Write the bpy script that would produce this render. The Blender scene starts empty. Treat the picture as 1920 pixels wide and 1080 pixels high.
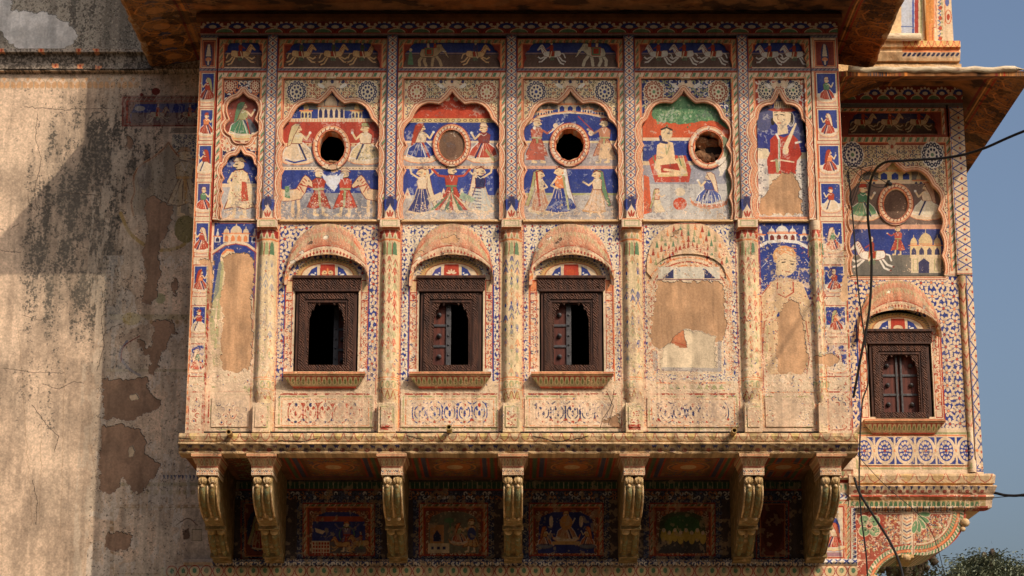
import bpy, bmesh, math, random
import numpy as np
from mathutils import Vector
from mathutils.geometry import tessellate_polygon
random.seed(7)
RS = np.random.RandomState(11)
S = bpy.context.scene
COL = S.collection
R = math.radians
# ---------------------------------------------------------------- camera, sky, sun, exposure
PITCH = R(14.8); FPX = 4006.0
cam = bpy.data.cameras.new('camera'); camo = bpy.data.objects.new('camera', cam); COL.objects.link(camo)
camo.location = (0, 0, 0); camo.rotation_euler = (R(90)+PITCH, 0, 0)
cam.sensor_width = 36; cam.lens = FPX/1920*36; cam.clip_start = .1; cam.clip_end = 3000
S.camera = camo
SUN_AZ, SUN_ALT = R(39), R(39.4)      # azimuth to the right of the facade normal, altitude
sdir = Vector((math.sin(SUN_AZ)*math.cos(SUN_ALT), -math.cos(SUN_AZ)*math.cos(SUN_ALT), math.sin(SUN_ALT)))
w = bpy.data.worlds.new('World'); S.world = w; w.use_nodes = True
nt = w.node_tree; bg = nt.nodes['Background']
sky = nt.nodes.new('ShaderNodeTexSky'); sky.sky_type = 'NISHITA'; sky.sun_disc = False
sky.sun_elevation = SUN_ALT; sky.sun_rotation = math.atan2(sdir.x, sdir.y)
sky.air_density = 1.0; sky.dust_density = 7.0; sky.ozone_density = 2.4
nt.links.new(sky.outputs[0], bg.inputs[0]); bg.inputs[1].default_value = 0.15
sl = bpy.data.lights.new('sun', 'SUN'); sl.energy = 3.1; sl.angle = R(0.55); sl.color = (1.0, .84, .67)
so = bpy.data.objects.new('sun', sl); COL.objects.link(so); so.location = (8, -8, 20)
so.rotation_euler = sdir.to_track_quat('Z', 'Y').to_euler()
S.view_settings.view_transform = 'Standard'; S.view_settings.look = 'None'
S.view_settings.exposure = 0.0; S.view_settings.gamma = 1.0; S.view_settings.use_curve_mapping = False
S.render.engine = 'CYCLES'; S.cycles.max_bounces = 6; S.cycles.diffuse_bounces = 4
# ---------------------------------------------------------------- coordinate helpers
CP, SP = math.cos(PITCH), math.sin(PITCH)
def zk(y, Y):                                   # photo row -> height on the plane at depth Y
    v = (540-np.asarray(y, float))/FPX
    return Y*(SP+v*CP)/(CP-v*SP)
def xk(x, y, Y):
    v = (540-np.asarray(y, float))/FPX
    return Y*((np.asarray(x, float)-960)/FPX)/(CP-v*SP)
YF, YN, YW, YS = 20.0, 20.062, 21.34, 21.4       # balcony face, niche backs, main wall, side balcony
def rxw(rx): return (np.asarray(rx, float)-960)/200.0
# ---------------------------------------------------------------- colours (sRGB base colours)
def C(r, g, b): return np.array([r, g, b], np.float32)/255
CREAM = C(210,184,150); PALE = C(205,192,168); PLAST = C(207,175,142); OCHRE = C(196,148,88)
BLUE = C(31,48,122); DBLUE = C(34,38,80); RED = C(160,50,32); DRED = C(112,36,28); ORANGE = C(212,120,68)
GREEN = C(82,120,84); DGREEN = C(48,78,52); OLIVE = C(150,150,100); GREY = C(132,132,138); DGREY = C(88,84,86)
TAN = C(182,138,98); BROWN = C(104,76,58); WHITE = C(214,208,196); BLACK = C(36,30,28); SKIN = C(214,184,140)
# ---------------------------------------------------------------- noise
def up(g, h, w_):
    gh, gw = g.shape
    yy = np.linspace(0, gh-1.001, h); xx = np.linspace(0, gw-1.001, w_)
    y0 = yy.astype(int); x0 = xx.astype(int); fy = yy-y0; fx = xx-x0
    fy = (fy*fy*(3-2*fy)).astype(np.float32)[:, None]; fx = (fx*fx*(3-2*fx)).astype(np.float32)[None]
    a = g[y0]; b = g[y0+1]; r = a+(b-a)*fy
    return r[:, x0]*(1-fx)+r[:, x0+1]*fx
def fbm(h, w_, cell, octs=4, sx=1.0, sy=1.0, rough=.55):
    out = np.zeros((h, w_), np.float32); amp = 1.0; c = cell
    for _ in range(octs):
        g = RS.rand(max(2, int(h/(c*sy))+2), max(2, int(w_/(c*sx))+2)).astype(np.float32)
        out += amp*(up(g, h, w_)-.5); amp *= rough; c = max(1.2, c/2)
    out /= out.std()+1e-6
    return .5*(1+np.tanh(.8*out))
# ---------------------------------------------------------------- paint canvas: pigment laid on the plaster, in metres
class Canvas:
    def __init__(s, name, X0, Z0, X1, Z1, ppm, Y, base=PLAST, vary=.10):
        s.name, s.X0, s.Z0, s.X1, s.Z1, s.ppm, s.Y = name, X0, Z0, X1, Z1, ppm, Y
        s.W = int((X1-X0)*ppm); s.H = int((Z1-Z0)*ppm)
        n = fbm(s.H, s.W, 90, 5); f = fbm(s.H, s.W, 8, 3); wv = fbm(s.H, s.W, 160, 4)
        s.base = base[None, None]*(1+vary*(n-.5)[..., None]*2+.10*(f-.5)[..., None])
        s.base = s.base*(1-.25*np.clip(wv-.6, 0, 1)[..., None])+PALE[None, None]*.25*np.clip(wv-.6, 0, 1)[..., None]
        s.base = s.base.astype(np.float32)
        s.a = s.base.copy(); s.h = np.full((s.H, s.W), .5, np.float32)
        s.T = s.photo; s.u = ppm/200*1.04; s.st = []
    def photo(s, p): return np.stack([(xk(p[:, 0], p[:, 1], s.Y)-s.X0)*s.ppm, (zk(p[:, 1], s.Y)-s.Z0)*s.ppm], 1)
    def rect_t(s, p): return np.stack([(rxw(p[:, 0])-s.X0)*s.ppm, (zk(p[:, 1], s.Y)-s.Z0)*s.ppm], 1)
    def world_t(s, p): return np.stack([(p[:, 0]-s.X0)*s.ppm, (p[:, 1]-s.Z0)*s.ppm], 1)
    def world(s): s.T = s.world_t; s.u = s.ppm; return s
    def R(s): s.T = s.rect_t; s.u = s.ppm/200*1.04; return s
    def ph(s): s.T = s.photo; s.u = s.ppm/200*1.04; return s
    def push(s, ox, oy, k, flip=1):
        T0, u0 = s.T, s.u; s.st.append((T0, u0))
        s.T = lambda p: T0(np.stack([ox+p[:, 0]*k*flip, oy+p[:, 1]*k], 1)); s.u = u0*k
    def pop(s): s.T, s.u = s.st.pop()
    def mask(s, q):
        x0 = max(0, int(q[:, 0].min())); x1 = min(s.W, int(q[:, 0].max())+2)
        y0 = max(0, int(q[:, 1].min())); y1 = min(s.H, int(q[:, 1].max())+2)
        if x1 <= x0 or y1 <= y0: return None
        gx = np.arange(x0, x1)+.5; gy = (np.arange(y0, y1)+.5)[:, None]
        m = np.zeros((y1-y0, x1-x0), bool)
        xa, ya = q[:, 0], q[:, 1]; xb, yb = np.roll(xa, -1), np.roll(ya, -1)
        for k in range(len(q)):
            if ya[k] == yb[k]: continue
            c = (ya[k] > gy) != (yb[k] > gy)
            xi = (xb[k]-xa[k])*(gy-ya[k])/(yb[k]-ya[k])+xa[k]
            m ^= c & (gx[None] < xi)
        return (slice(y0, y1), slice(x0, x1)), m
    def poly(s, pts, col, a=1.0, h=None):
        r = s.mask(s.T(np.asarray(pts, float)))
        if r is None: return
        sl_, m = r
        v = s.a[sl_]
        if a >= 1: v[m] = col
        else: v[m] = v[m]*(1-a)+col*a
        if h is not None: s.h[sl_][m] = h
    def stroke(s, pts, wd, col, a=1.0, closed=False):
        p = np.asarray(pts, float)
        if closed: p = np.vstack([p, p[:1]])
        q = s.T(p); r = max(.55, wd*s.u/2)
        for (ax, ay), (bx, by) in zip(q[:-1], q[1:]):
            x0 = max(0, int(min(ax, bx)-r)); x1 = min(s.W, int(max(ax, bx)+r)+2)
            y0 = max(0, int(min(ay, by)-r)); y1 = min(s.H, int(max(ay, by)+r)+2)
            if x1 <= x0 or y1 <= y0: continue
            gx = np.arange(x0, x1)+.5-ax; gy = (np.arange(y0, y1)+.5)[:, None]-ay
            dx, dy = bx-ax, by-ay; L = dx*dx+dy*dy+1e-9
            t = np.clip((gx*dx+gy*dy)/L, 0, 1)
            m = (gx-t*dx)**2+(gy-t*dy)**2 < r*r
            v = s.a[y0:y1, x0:x1]
            if a >= 1: v[m] = col
            else: v[m] = v[m]*(1-a)+col*a
    def rect(s, x0, y0, x1, y1, col, **k): s.poly([(x0, y0), (x1, y0), (x1, y1), (x0, y1)], col, **k)
    def frame(s, x0, y0, x1, y1, wd, col): s.stroke([(x0, y0), (x1, y0), (x1, y1), (x0, y1)], wd, col, closed=True)
    def ell(s, x, y, rx, ry, col, rot=0, n=14, **k):
        t = np.linspace(0, 2*math.pi, n, endpoint=False); c_, s_ = math.cos(rot), math.sin(rot)
        s.poly(np.stack([x+rx*np.cos(t)*c_-ry*np.sin(t)*s_, y+rx*np.cos(t)*s_+ry*np.sin(t)*c_], 1), col, **k)
    def ring(s, x, y, rx, ry, wd, col, n=28):
        t = np.linspace(0, 2*math.pi, n, endpoint=False)
        s.stroke(np.stack([x+rx*np.cos(t), y+ry*np.sin(t)], 1), wd, col, closed=True)
    def wear(s, T, cell=14, soft=.35):
        N = fbm(s.H, s.W, cell, 4, rough=.8); B = fbm(s.H, s.W, 70, 3); F = fbm(s.H, s.W, 3, 2)
        T = np.clip(T*(.55+.9*B), 0, .97)
        m = (N*.75+F*.25+.02 < T)
        s.a[m] = s.base[m]*.5+(s.a[m]*.12+s.base[m]*.38+PALE*0)
        f = np.clip(soft*(B-.35), 0, 1)[..., None]
        s.a = s.a*(1-f)+s.base*f
        s.h[m] -= .10
    def patch(s, pts, col=TAN, h=.2, jag=2.2, a=1.0, k=1.0):
        if a <= 0: return
        q = s.T(np.asarray(pts, float)); M = int(7*k*s.u)+4
        x0 = max(0, int(q[:, 0].min())-M); x1 = min(s.W, int(q[:, 0].max())+M); y0 = max(0, int(q[:, 1].min())-M); y1 = min(s.H, int(q[:, 1].max())+M)
        if x1-x0 < 4 or y1-y0 < 4: return
        r = s.mask(q)
        if r is None: return
        f = np.zeros((y1-y0, x1-x0), np.float32); (sy, sx), m = r
        f[sy.start-y0:sy.stop-y0, sx.start-x0:sx.stop-x0] = m
        n = max(1, int(3.2*k*s.u*jag/2.2))
        for ax in (0, 1):
            for _ in range(2):
                c_ = np.cumsum(np.pad(f, [(n+1, n) if i == ax else (0, 0) for i in (0, 1)], mode='edge'), axis=ax)
                f = (np.take(c_, range(2*n+1, c_.shape[ax]), axis=ax)-np.take(c_, range(0, c_.shape[ax]-2*n-1), axis=ax))/(2*n+1)
        N = fbm(f.shape[0], f.shape[1], 9*k*s.u, 4, rough=.6)
        m = (f+(N-.5)*.85) > .5
        v = s.a[y0:y1, x0:x1]; nz = fbm(m.shape[0], m.shape[1], 34*k*s.u, 5, sy=1.6, rough=.6)
        cc = col[None, None]*(.88+.22*nz)[..., None]
        lo = np.zeros_like(m); lo[:-1, :-1] = m[:-1, :-1] & ~m[1:, 1:]; lo[:-1] |= m[:-1] & ~m[1:]
        hi = np.zeros_like(m); hi[1:, 1:] = m[:-1, :-1] & ~m[1:, 1:]; hi2 = np.zeros_like(m); hi2[:-1] = m[1:] & ~m[:-1]
        v[m] = cc[m] if a >= 1 else v[m]*(1-a)+cc[m]*a
        v[lo] = col*.42; v[hi | hi2] = v[hi | hi2]*.5+WHITE*.42  # shade and light on the broken edge painted in as dark and pale lines
        s.h[y0:y1, x0:x1][m] = h
    def speck(s, mask_fn, n, col, rmin=.6, rmax=1.8):
        pass
    def finish(s, streak=.10):
        # rubbed, chalky pigment: broken brush grain and a little plaster showing everywhere
        q = fbm(s.H, s.W, 2.2, 2); e = fbm(s.H, s.W, 22, 3)
        f = (.05+.16*np.clip(q-.45, 0, 1)+.10*np.clip(e-.5, 0, 1))[..., None]
        s.a = s.a*(1-f)+(s.base*.6+PALE*.4)*f
        g_ = s.a.mean(2, keepdims=True); s.a = s.a*.93+g_*.07
        v = fbm(s.H, s.W, 40, 4, sx=.35, sy=4); g = fbm(s.H, s.W, 3, 2)
        s.a *= (1-streak*np.clip(v-.45, 0, 1)*2)[..., None]
        s.a *= (.95+.1*g)[..., None]
        s.h += .035*(fbm(s.H, s.W, 5, 3)-.5)
        im = bpy.data.images.new(s.name, s.W, s.H, alpha=True); im.alpha_mode = 'CHANNEL_PACKED'
        px = np.empty((s.H, s.W, 4), np.float32); px[..., :3] = np.clip(s.a, 0, 1); px[..., 3] = np.clip(s.h, 0, 1)
        im.pixels.foreach_set(px.ravel()); im.update(); im.pack()
        s.img = im; s.mat = paint_mat(s.name, im)
        s.a = s.base = s.h = None
        return s
def jagged(pts, amp, step=5, open_=False):
    out = []
    n = len(pts)
    if n > 4 and not open_ and step < 6 and amp > 1.5:      # a wandering outline, not a traced one
        pts = [(x+random.gauss(0, amp*.9), y+random.gauss(0, amp*.9)) for x, y in pts]
    for i in range(n-1 if open_ else n):
        a, b = np.array(pts[i], float), np.array(pts[(i+1) % n], float)
        k = max(1, int(np.hypot(*(b-a))/step))
        for j in range(k):
            p = a+(b-a)*j/k
            out.append((p[0]+random.gauss(0, amp*.5), p[1]+random.gauss(0, amp*.5)))
    return out
# ---------------------------------------------------------------- materials
def newmat(name):
    m = bpy.data.materials.new(name); m.use_nodes = True
    return m, m.node_tree.nodes, m.node_tree.links, m.node_tree.nodes['Principled BSDF']
def paint_mat(name, im):
    m, N, L, b = newmat(name)
    t = N.new('ShaderNodeTexImage'); t.image = im; t.extension = 'EXTEND'
    tc = N.new('ShaderNodeTexCoord'); L.new(tc.outputs['UV'], t.inputs[0])
    nz = N.new('ShaderNodeTexNoise'); nz.inputs['Scale'].default_value = 60; nz.inputs['Detail'].default_value = 5
    L.new(tc.outputs['Object'], nz.inputs[0])
    nz2 = N.new('ShaderNodeTexNoise'); nz2.inputs['Scale'].default_value = 5; nz2.inputs['Detail'].default_value = 3
    L.new(tc.outputs['Object'], nz2.inputs[0])
    b1 = N.new('ShaderNodeBump'); b1.inputs['Strength'].default_value = .9; b1.inputs['Distance'].default_value = .022
    L.new(t.outputs['Alpha'], b1.inputs['Height'])
    b2 = N.new('ShaderNodeBump'); b2.inputs['Strength'].default_value = .2; b2.inputs['Distance'].default_value = .003
    L.new(nz.outputs[0], b2.inputs['Height']); L.new(b1.outputs[0], b2.inputs['Normal'])
    b3 = N.new('ShaderNodeBump'); b3.inputs['Strength'].default_value = .35; b3.inputs['Distance'].default_value = .018
    L.new(nz2.outputs[0], b3.inputs['Height']); L.new(b2.outputs[0], b3.inputs['Normal'])
    L.new(b3.outputs[0], b.inputs['Normal'])
    L.new(t.outputs['Color'], b.inputs['Base Color']); b.inputs['Roughness'].default_value = .88
    b.inputs['Specular IOR Level'].default_value = .2
    return m
def lin(c): return tuple(float(x)**2.2 for x in c)+(1,)
def noise_mat(name, cols, scale=4, bump=.02, rough=.85, detail=6, fine=40, stretch=(1, 1, 1), spec=.2, metal=0):
    m, N, L, b = newmat(name)
    tc = N.new('ShaderNodeTexCoord'); mp = N.new('ShaderNodeMapping'); mp.inputs['Scale'].default_value = stretch
    L.new(tc.outputs['Object'], mp.inputs[0])
    nz = N.new('ShaderNodeTexNoise'); nz.inputs['Scale'].default_value = scale; nz.inputs['Detail'].default_value = detail
    nz.inputs['Roughness'].default_value = .65
    L.new(mp.outputs[0], nz.inputs[0])
    cr = N.new('ShaderNodeValToRGB'); e = cr.color_ramp.elements
    n = len(cols)
    e[0].position = .3; e[0].color = lin(cols[0]); e[1].position = .7; e[1].color = lin(cols[-1])
    for i in range(1, n-1):
        q = e.new(.3+.4*i/(n-1)); q.color = lin(cols[i])
    L.new(nz.outputs[0], cr.inputs[0]); L.new(cr.outputs[0], b.inputs['Base Color'])
    n2 = N.new('ShaderNodeTexNoise'); n2.inputs['Scale'].default_value = fine; n2.inputs['Detail'].default_value = 4
    L.new(mp.outputs[0], n2.inputs[0])
    bp = N.new('ShaderNodeBump'); bp.inputs['Strength'].default_value = .6; bp.inputs['Distance'].default_value = bump
    L.new(n2.outputs[0], bp.inputs['Height']); L.new(bp.outputs[0], b.inputs['Normal'])
    b.inputs['Roughness'].default_value = rough; b.inputs['Specular IOR Level'].default_value = spec
    b.inputs['Metallic'].default_value = metal
    return m
M_STONE = noise_mat('aged_ochre_stone', [C(120,92,56), C(176,140,92), C(150,132,84), C(206,182,140)], 7, .02)
M_BRKT = noise_mat('bracket_limewash', [C(84,66,42), C(128,98,60), C(118,106,74), C(160,130,90), C(186,162,128)], 13, .02, fine=60)
M_RIDGE = noise_mat('bracket_ridge_paint', [C(80,76,50), C(128,100,58), C(104,110,80), C(180,156,116)], 20, .015, fine=60)
M_BULB = noise_mat('bulb_plaster', [C(120,100,62), C(170,142,96), C(206,184,150)], 14, .012)
M_KNOB = noise_mat('pale_knob_plaster', [C(130,104,66), C(188,156,114), C(212,190,158)], 16, .012)
M_EDARK = noise_mat('dark_brown_stone', [C(64,40,24), C(104,66,38)], 6, .02)  # plain dark brown for the torus under the eave
M_PLAIN = noise_mat('plain_plaster', [C(170,134,92), C(204,168,122), C(214,186,146)], 3, .02)
M_DARK = noise_mat('unlit_room_plaster', [C(26,22,20), C(40,34,30)], 3, .01)  # near-black colour stands in for the darkness of the unlit rooms
M_IRON = noise_mat('dull_iron', [C(40,38,40), C(70,68,70)], 20, .003, rough=.55, spec=.5)
M_CABLE = noise_mat('black_rubber', [C(22,22,24), C(44,43,44)], 30, .002, rough=.6)
M_TWIG = noise_mat('bark', [C(52,44,36), C(88,76,62)], 12, .01)
M_RUBBLE = noise_mat('broken_masonry', [C(70,50,38), C(128,96,70), C(160,128,98)], 9, .04, fine=30)
def wood_mat(name, c0, c1, carve=0):
    m, N, L, b = newmat(name)
    tc = N.new('ShaderNodeTexCoord')
    nz = N.new('ShaderNodeTexNoise'); nz.inputs['Scale'].default_value = 9; nz.inputs['Detail'].default_value = 7
    mp = N.new('ShaderNodeMapping'); mp.inputs['Scale'].default_value = (4, 4, .6); L.new(tc.outputs['Object'], mp.inputs[0]); L.new(mp.outputs[0], nz.inputs[0])
    cr = N.new('ShaderNodeValToRGB'); e = cr.color_ramp.elements
    e[0].position = .35; e[0].color = lin(c0); e[1].position = .7; e[1].color = lin(c1)
    L.new(nz.outputs[0], cr.inputs[0]); L.new(cr.outputs[0], b.inputs['Base Color'])
    bp = N.new('ShaderNodeBump'); bp.inputs['Strength'].default_value = 1 if carve else .4; bp.inputs['Distance'].default_value = .02 if carve else .004
    if carve:
        vo = N.new('ShaderNodeTexVoronoi'); vo.inputs['Scale'].default_value = 60; vo.feature = 'SMOOTH_F1'
        wv = N.new('ShaderNodeTexWave'); wv.wave_type = 'BANDS'; wv.bands_direction = 'DIAGONAL'; wv.inputs['Scale'].default_value = 24; wv.inputs['Distortion'].default_value = 6
        L.new(tc.outputs['Object'], vo.inputs[0]); L.new(tc.outputs['Object'], wv.inputs[0])
        mx = N.new('ShaderNodeMath'); mx.operation = 'ADD'; L.new(vo.outputs[0], mx.inputs[0]); L.new(wv.outputs['Fac'], mx.inputs[1])
        L.new(mx.outputs[0], bp.inputs['Height'])
        mm = N.new('ShaderNodeMixRGB'); mm.blend_type = 'MULTIPLY'; mm.inputs[0].default_value = .6
        cr2 = N.new('ShaderNodeValToRGB'); cr2.color_ramp.elements[0].position = .25; cr2.color_ramp.elements[0].color = (.3, .3, .3, 1); cr2.color_ramp.elements[1].position = .8
        L.new(mx.outputs[0], cr2.inputs[0]); L.new(cr.outputs[0], mm.inputs[1]); L.new(cr2.outputs[0], mm.inputs[2]); L.new(mm.outputs[0], b.inputs['Base Color'])
    else: L.new(nz.outputs[0], bp.inputs['Height'])
    L.new(bp.outputs[0], b.inputs['Normal']); b.inputs['Roughness'].default_value = .6; b.inputs['Specular IOR Level'].default_value = .3
    return m
M_WOOD = wood_mat('weathered_wood', C(46,29,22), C(82,53,40))
M_CARVE = wood_mat('carved_wood', C(56,35,27), C(98,63,46), 1)
M_SHUT = wood_mat('red_brown_shutter_wood', C(66,33,26), C(96,49,37))
# ---------------------------------------------------------------- object helpers
def root(name, label, cat, loc=(0, 0, 0), group=None):
    o = bpy.data.objects.new(name, None); COL.objects.link(o); o.location = loc; o.empty_display_size = .3
    o['label'] = label; o['category'] = cat
    if group: o['group'] = group
    return o
def wloc(o):
    v = Vector((0, 0, 0))
    while o is not None: v += o.location; o = o.parent
    return v
def make(name, verts, faces, mat, parent=None, canvas=None, smooth=False, label=None, uvf=None):
    off = wloc(parent) if parent is not None else Vector((0, 0, 0))
    me = bpy.data.meshes.new(name)
    me.from_pydata([(float(v[0])-off.x, float(v[1])-off.y, float(v[2])-off.z) for v in verts], [], faces)
    o = bpy.data.objects.new(name, me); COL.objects.link(o); o.parent = parent
    mats = mat if mat is not None else canvas.mat
    me.materials.append(mats)
    if canvas is not None:
        uv = me.uv_layers.new(name='uv')
        vv = np.array([[float(a) for a in v] for v in verts]); idx = np.empty(len(me.loops), int); me.loops.foreach_get('vertex_index', idx)
        if uvf is None: U = np.stack([(vv[:, 0]-canvas.X0)/(canvas.X1-canvas.X0), (vv[:, 2]-canvas.Z0)/(canvas.Z1-canvas.Z0)], 1)
        else: U = uvf(vv)
        uv.data.foreach_set('uv', U[idx].astype(np.float32).ravel())
    bm = bmesh.new(); bm.from_mesh(me); bmesh.ops.recalc_face_normals(bm, faces=bm.faces); bm.to_mesh(me); bm.free()
    if smooth:
        me.polygons.foreach_set('use_smooth', [True]*len(me.polygons))
    if label: o['label'] = label
    return o
def plate(name, outer, holes, yf, yb, mat, parent, canvas=None, label=None, back=False):
    """outer / holes are (X, Z) outlines; front face at depth yf, edges running back to yb"""
    loops = [outer]+holes
    V = []; F = []
    polys = [[Vector((p[0], p[1], 0)) for p in lp] for lp in loops]
    tris = tessellate_polygon(polys)
    flat = [p for lp in loops for p in lp]; n = len(flat)
    V = [(p[0], yf, p[1]) for p in flat]+[(p[0], yb, p[1]) for p in flat]
    F = [tuple(t) for t in tris if len(set(t)) == 3]
    if back: F += [tuple(n+i for i in t[::-1]) for t in tris if len(set(t)) == 3]
    s0 = 0
    for lp in loops:
        k = len(lp)
        for i in range(k): F.append((s0+i, s0+(i+1) % k, n+s0+(i+1) % k, n+s0+i))
        s0 += k
    return make(name, V, F, mat, parent, canvas, label=label)
def rectp(x0, y0, x1, y1, Y):
    """rect from rx / photo rows to (X, Z) outline on plane Y"""
    X0, X1, Z0, Z1 = rxw(x0), rxw(x1), zk(y1, Y), zk(y0, Y)
    return [(X0, Z0), (X1, Z0), (X1, Z1), (X0, Z1)]
def rpts(pts, Y): return [(float(rxw(p[0])), float(zk(p[1], Y))) for p in pts]
def ppts(pts, Y): return [(float(xk(p[0], p[1], Y)), float(zk(p[1], Y))) for p in pts]
def box(name, x0, x1, y0, y1, z0, z1, mat, parent, canvas=None, bev=0, label=None):
    V = [(x, y, z) for x in (x0, x1) for y in (y0, y1) for z in (z0, z1)]
    F = [(0, 1, 3, 2), (4, 6, 7, 5), (0, 4, 5, 1), (2, 3, 7, 6), (0, 2, 6, 4), (1, 5, 7, 3)]
    o = make(name, V, F, mat, parent, canvas, label=label)
    if bev:
        bm = bmesh.new(); bm.from_mesh(o.data); bmesh.ops.bevel(bm, geom=bm.edges[:], offset=bev, segments=2, profile=.6, affect='EDGES'); bm.to_mesh(o.data); bm.free()
    return o
def prism(name, prof, x0, x1, mat, parent, canvas=None, taper=0, label=None, nseg=1, rough=0, uvf=None):
    """profile (Y, Z) closed, swept along X"""
    n = len(prof); V = []; F = []
    for k in range(nseg+1):
        x = x0+(x1-x0)*k/nseg
        for (y, z) in prof:
            j = rough*(random.random()-.5) if rough else 0
            V.append((x, y+j, z+j*.6))
    for k in range(nseg):
        for i in range(n):
            F.append((k*n+i, k*n+(i+1) % n, (k+1)*n+(i+1) % n, (k+1)*n+i))
    F.append(tuple(range(n))); F.append(tuple(nseg*n+i for i in range(n))[::-1])
    return make(name, V, F, mat, parent, canvas, label=label, uvf=uvf)
def tube(name, pts, r, mat, parent=None, seg=7, label=None, rr=None, closed_ends=True):
    P = [Vector(p) for p in pts]; V = []; F = []
    for i, p in enumerate(P):
        t = (P[min(i+1, len(P)-1)]-P[max(i-1, 0)]).normalized()
        a = t.cross(Vector((0, 1, .01))); 
        if a.length < .1: a = t.cross(Vector((1, 0, 0)))
        a.normalize(); b = t.cross(a)
        q = rr[i] if rr else r
        for k in range(seg):
            an = 2*math.pi*k/seg
            V.append(p+a*q*math.cos(an)+b*q*math.sin(an))
    for i in range(len(P)-1):
        for k in range(seg): F.append((i*seg+k, i*seg+(k+1) % seg, (i+1)*seg+(k+1) % seg, (i+1)*seg+k))
    F.append(tuple(range(seg))[::-1]); F.append(tuple((len(P)-1)*seg+k for k in range(seg)))
    return make(name, V, F, mat, parent, smooth=True, label=label)
def smooth_path(pts, n=8):
    out = []; P = [np.array(p, float) for p in pts]; P = [P[0]]+P+[P[-1]]
    for i in range(1, len(P)-2):
        for k in range(n):
            t = k/n; a, b, c, d = P[i-1:i+3]
            out.append(.5*((2*b)+(-a+c)*t+(2*a-5*b+4*c-d)*t*t+(-a+3*b-3*c+d)*t**3))
    out.append(P[-1]); return out
def sphere(name, x, y, z, rx, ry, rz, mat, parent, n=10, canvas=None):
    V = []; F = []; m = n//2+1
    for i in range(m+1):
        th = math.pi*i/m
        for k in range(n):
            a = 2*math.pi*k/n
            V.append((x+rx*math.sin(th)*math.cos(a), y+ry*math.sin(th)*math.sin(a), z+rz*math.cos(th)))
    for i in range(m):
        for k in range(n): F.append((i*n+k, (i+1)*n+k, (i+1)*n+(k+1) % n, i*n+(k+1) % n))
    o = make(name, V, F, mat, parent, canvas, smooth=True)
    bm = bmesh.new(); bm.from_mesh(o.data); bmesh.ops.remove_doubles(bm, verts=bm.verts, dist=1e-5); bm.to_mesh(o.data); bm.free()
    return o
# ---------------------------------------------------------------- cusped arch outlines (rx, row)
def arcq(a, b, bul, n=6):
    a = np.array(a, float); b = np.array(b, float); d = b-a; nn = np.array([d[1], -d[0]])
    c = (a+b)/2+nn*bul*2
    return [tuple((1-t)**2*a+2*t*(1-t)*c+t*t*b) for t in (i/n for i in range(n))]
WIDE = [(0, 0, -.05), (.27, .10, .24), (.84, .22, .26), (.93, .43, .20), (.955, .62, .15), (.965, .83, .12), (.99, 1, 0)]
CARTO = [(0, 0, .0), (.74, .02, .16), (.87, .28, .30), (.93, .62, .12), (.985, 1, 0)]
QUAT = [(0, 0, -.06), (.30, .12, .28), (.80, .47, .0), (.70, .54, .38), (.55, .86, .25), (0, 1, 0)]
OPEN = [(0, 0, .10), (.42, .04, .22), (.74, .11, .28), (.90, .20, .25), (.98, .32, 0), (1.0, 1, 0)]
def cusp(cx, yt, yb, hw, spec=WIDE, grow=0):
    """closed outline, clockwise on the photo from the peak down the right side, back up the left"""
    q = [(cx+(hw+grow)*a, (yt-grow)+(yb+grow*.0-(yt-grow))*t, b) for a, t, b in spec]
    rt = []
    for i in range(len(q)-1): rt += arcq(q[i][:2], q[i+1][:2], q[i][2])
    rt.append(q[-1][:2])
    lt = [(2*cx-x, y) for x, y in rt[::-1]]
    if abs(rt[-1][0]-cx) < 1: lt = lt[1:]
    return rt+lt[:-1]
# ---------------------------------------------------------------- motifs
def rope(c, x0, y0, x1, y1, wd=11, a=GREEN, b=CREAM, ln=RED, step=15):
    """rope border band inside the rect, wd wide"""
    for (ax, ay, bx, by, hor) in ((x0, y0, x1, y0+wd, 1), (x0, y0, x0+wd, y1, 0), (x1-wd, y0, x1, y1, 0)):
        c.rect(ax, ay, bx, by, b)
        L = (bx-ax) if hor else (by-ay); n = max(1, int(L/step))
        for i in range(n):
            t = (i+.5)*L/n; g = a if random.random() < .8 else OLIVE
            if hor:
                X = ax+t; c.poly([(X-4.5, ay+wd-1.5), (X-1, ay+1.5), (X+5, ay+1.5), (X+1.5, ay+wd-1.5)], g)
                c.stroke([(X-6.5, by-1), (X-2.5, ay+1)], 1.5, ln)
            else:
                Y = ay+t; c.poly([(ax+2, Y+3), (bx-2, Y-5), (bx-2, Y+1), (ax+2, Y+8)], g if y0+t < 330 else (OLIVE if random.random() < .5 else g))
                c.stroke([(ax+1, Y+10.5), (bx-1, Y+2)], 1.5, ln)
    for d, col, q in ((0, ln, 1.6), (wd, ORANGE, 2.2), (wd+2.4, ln, 1.4)):
        c.stroke([(x0+d, y1), (x0+d, y0+d), (x1-d, y0+d), (x1-d, y1)], q, col)
def lattice(c, x0, y0, x1, y1, step=None, bgc=CREAM, ln=BLUE, wd=2.0):
    c.rect(x0, y0, x1, y1, bgc); w_ = x1-x0; step = step or w_*.95; y = y0; i = 0
    cx = (x0+x1)/2
    while y < y1:
        c.stroke([(x0, y), (x1, min(y1, y+step))], wd, ln); c.stroke([(x1, y), (x0, min(y1, y+step))], wd, ln)
        c.ell(cx, y, 2.0, 2.6, RED); c.ell(x0+2, y+step/2, 1.6, 2, ORANGE); c.ell(x1-2, y+step/2, 1.6, 2, ORANGE)
        y += step
    c.frame(x0, y0, x1, y1, 1.6, ln)
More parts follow.
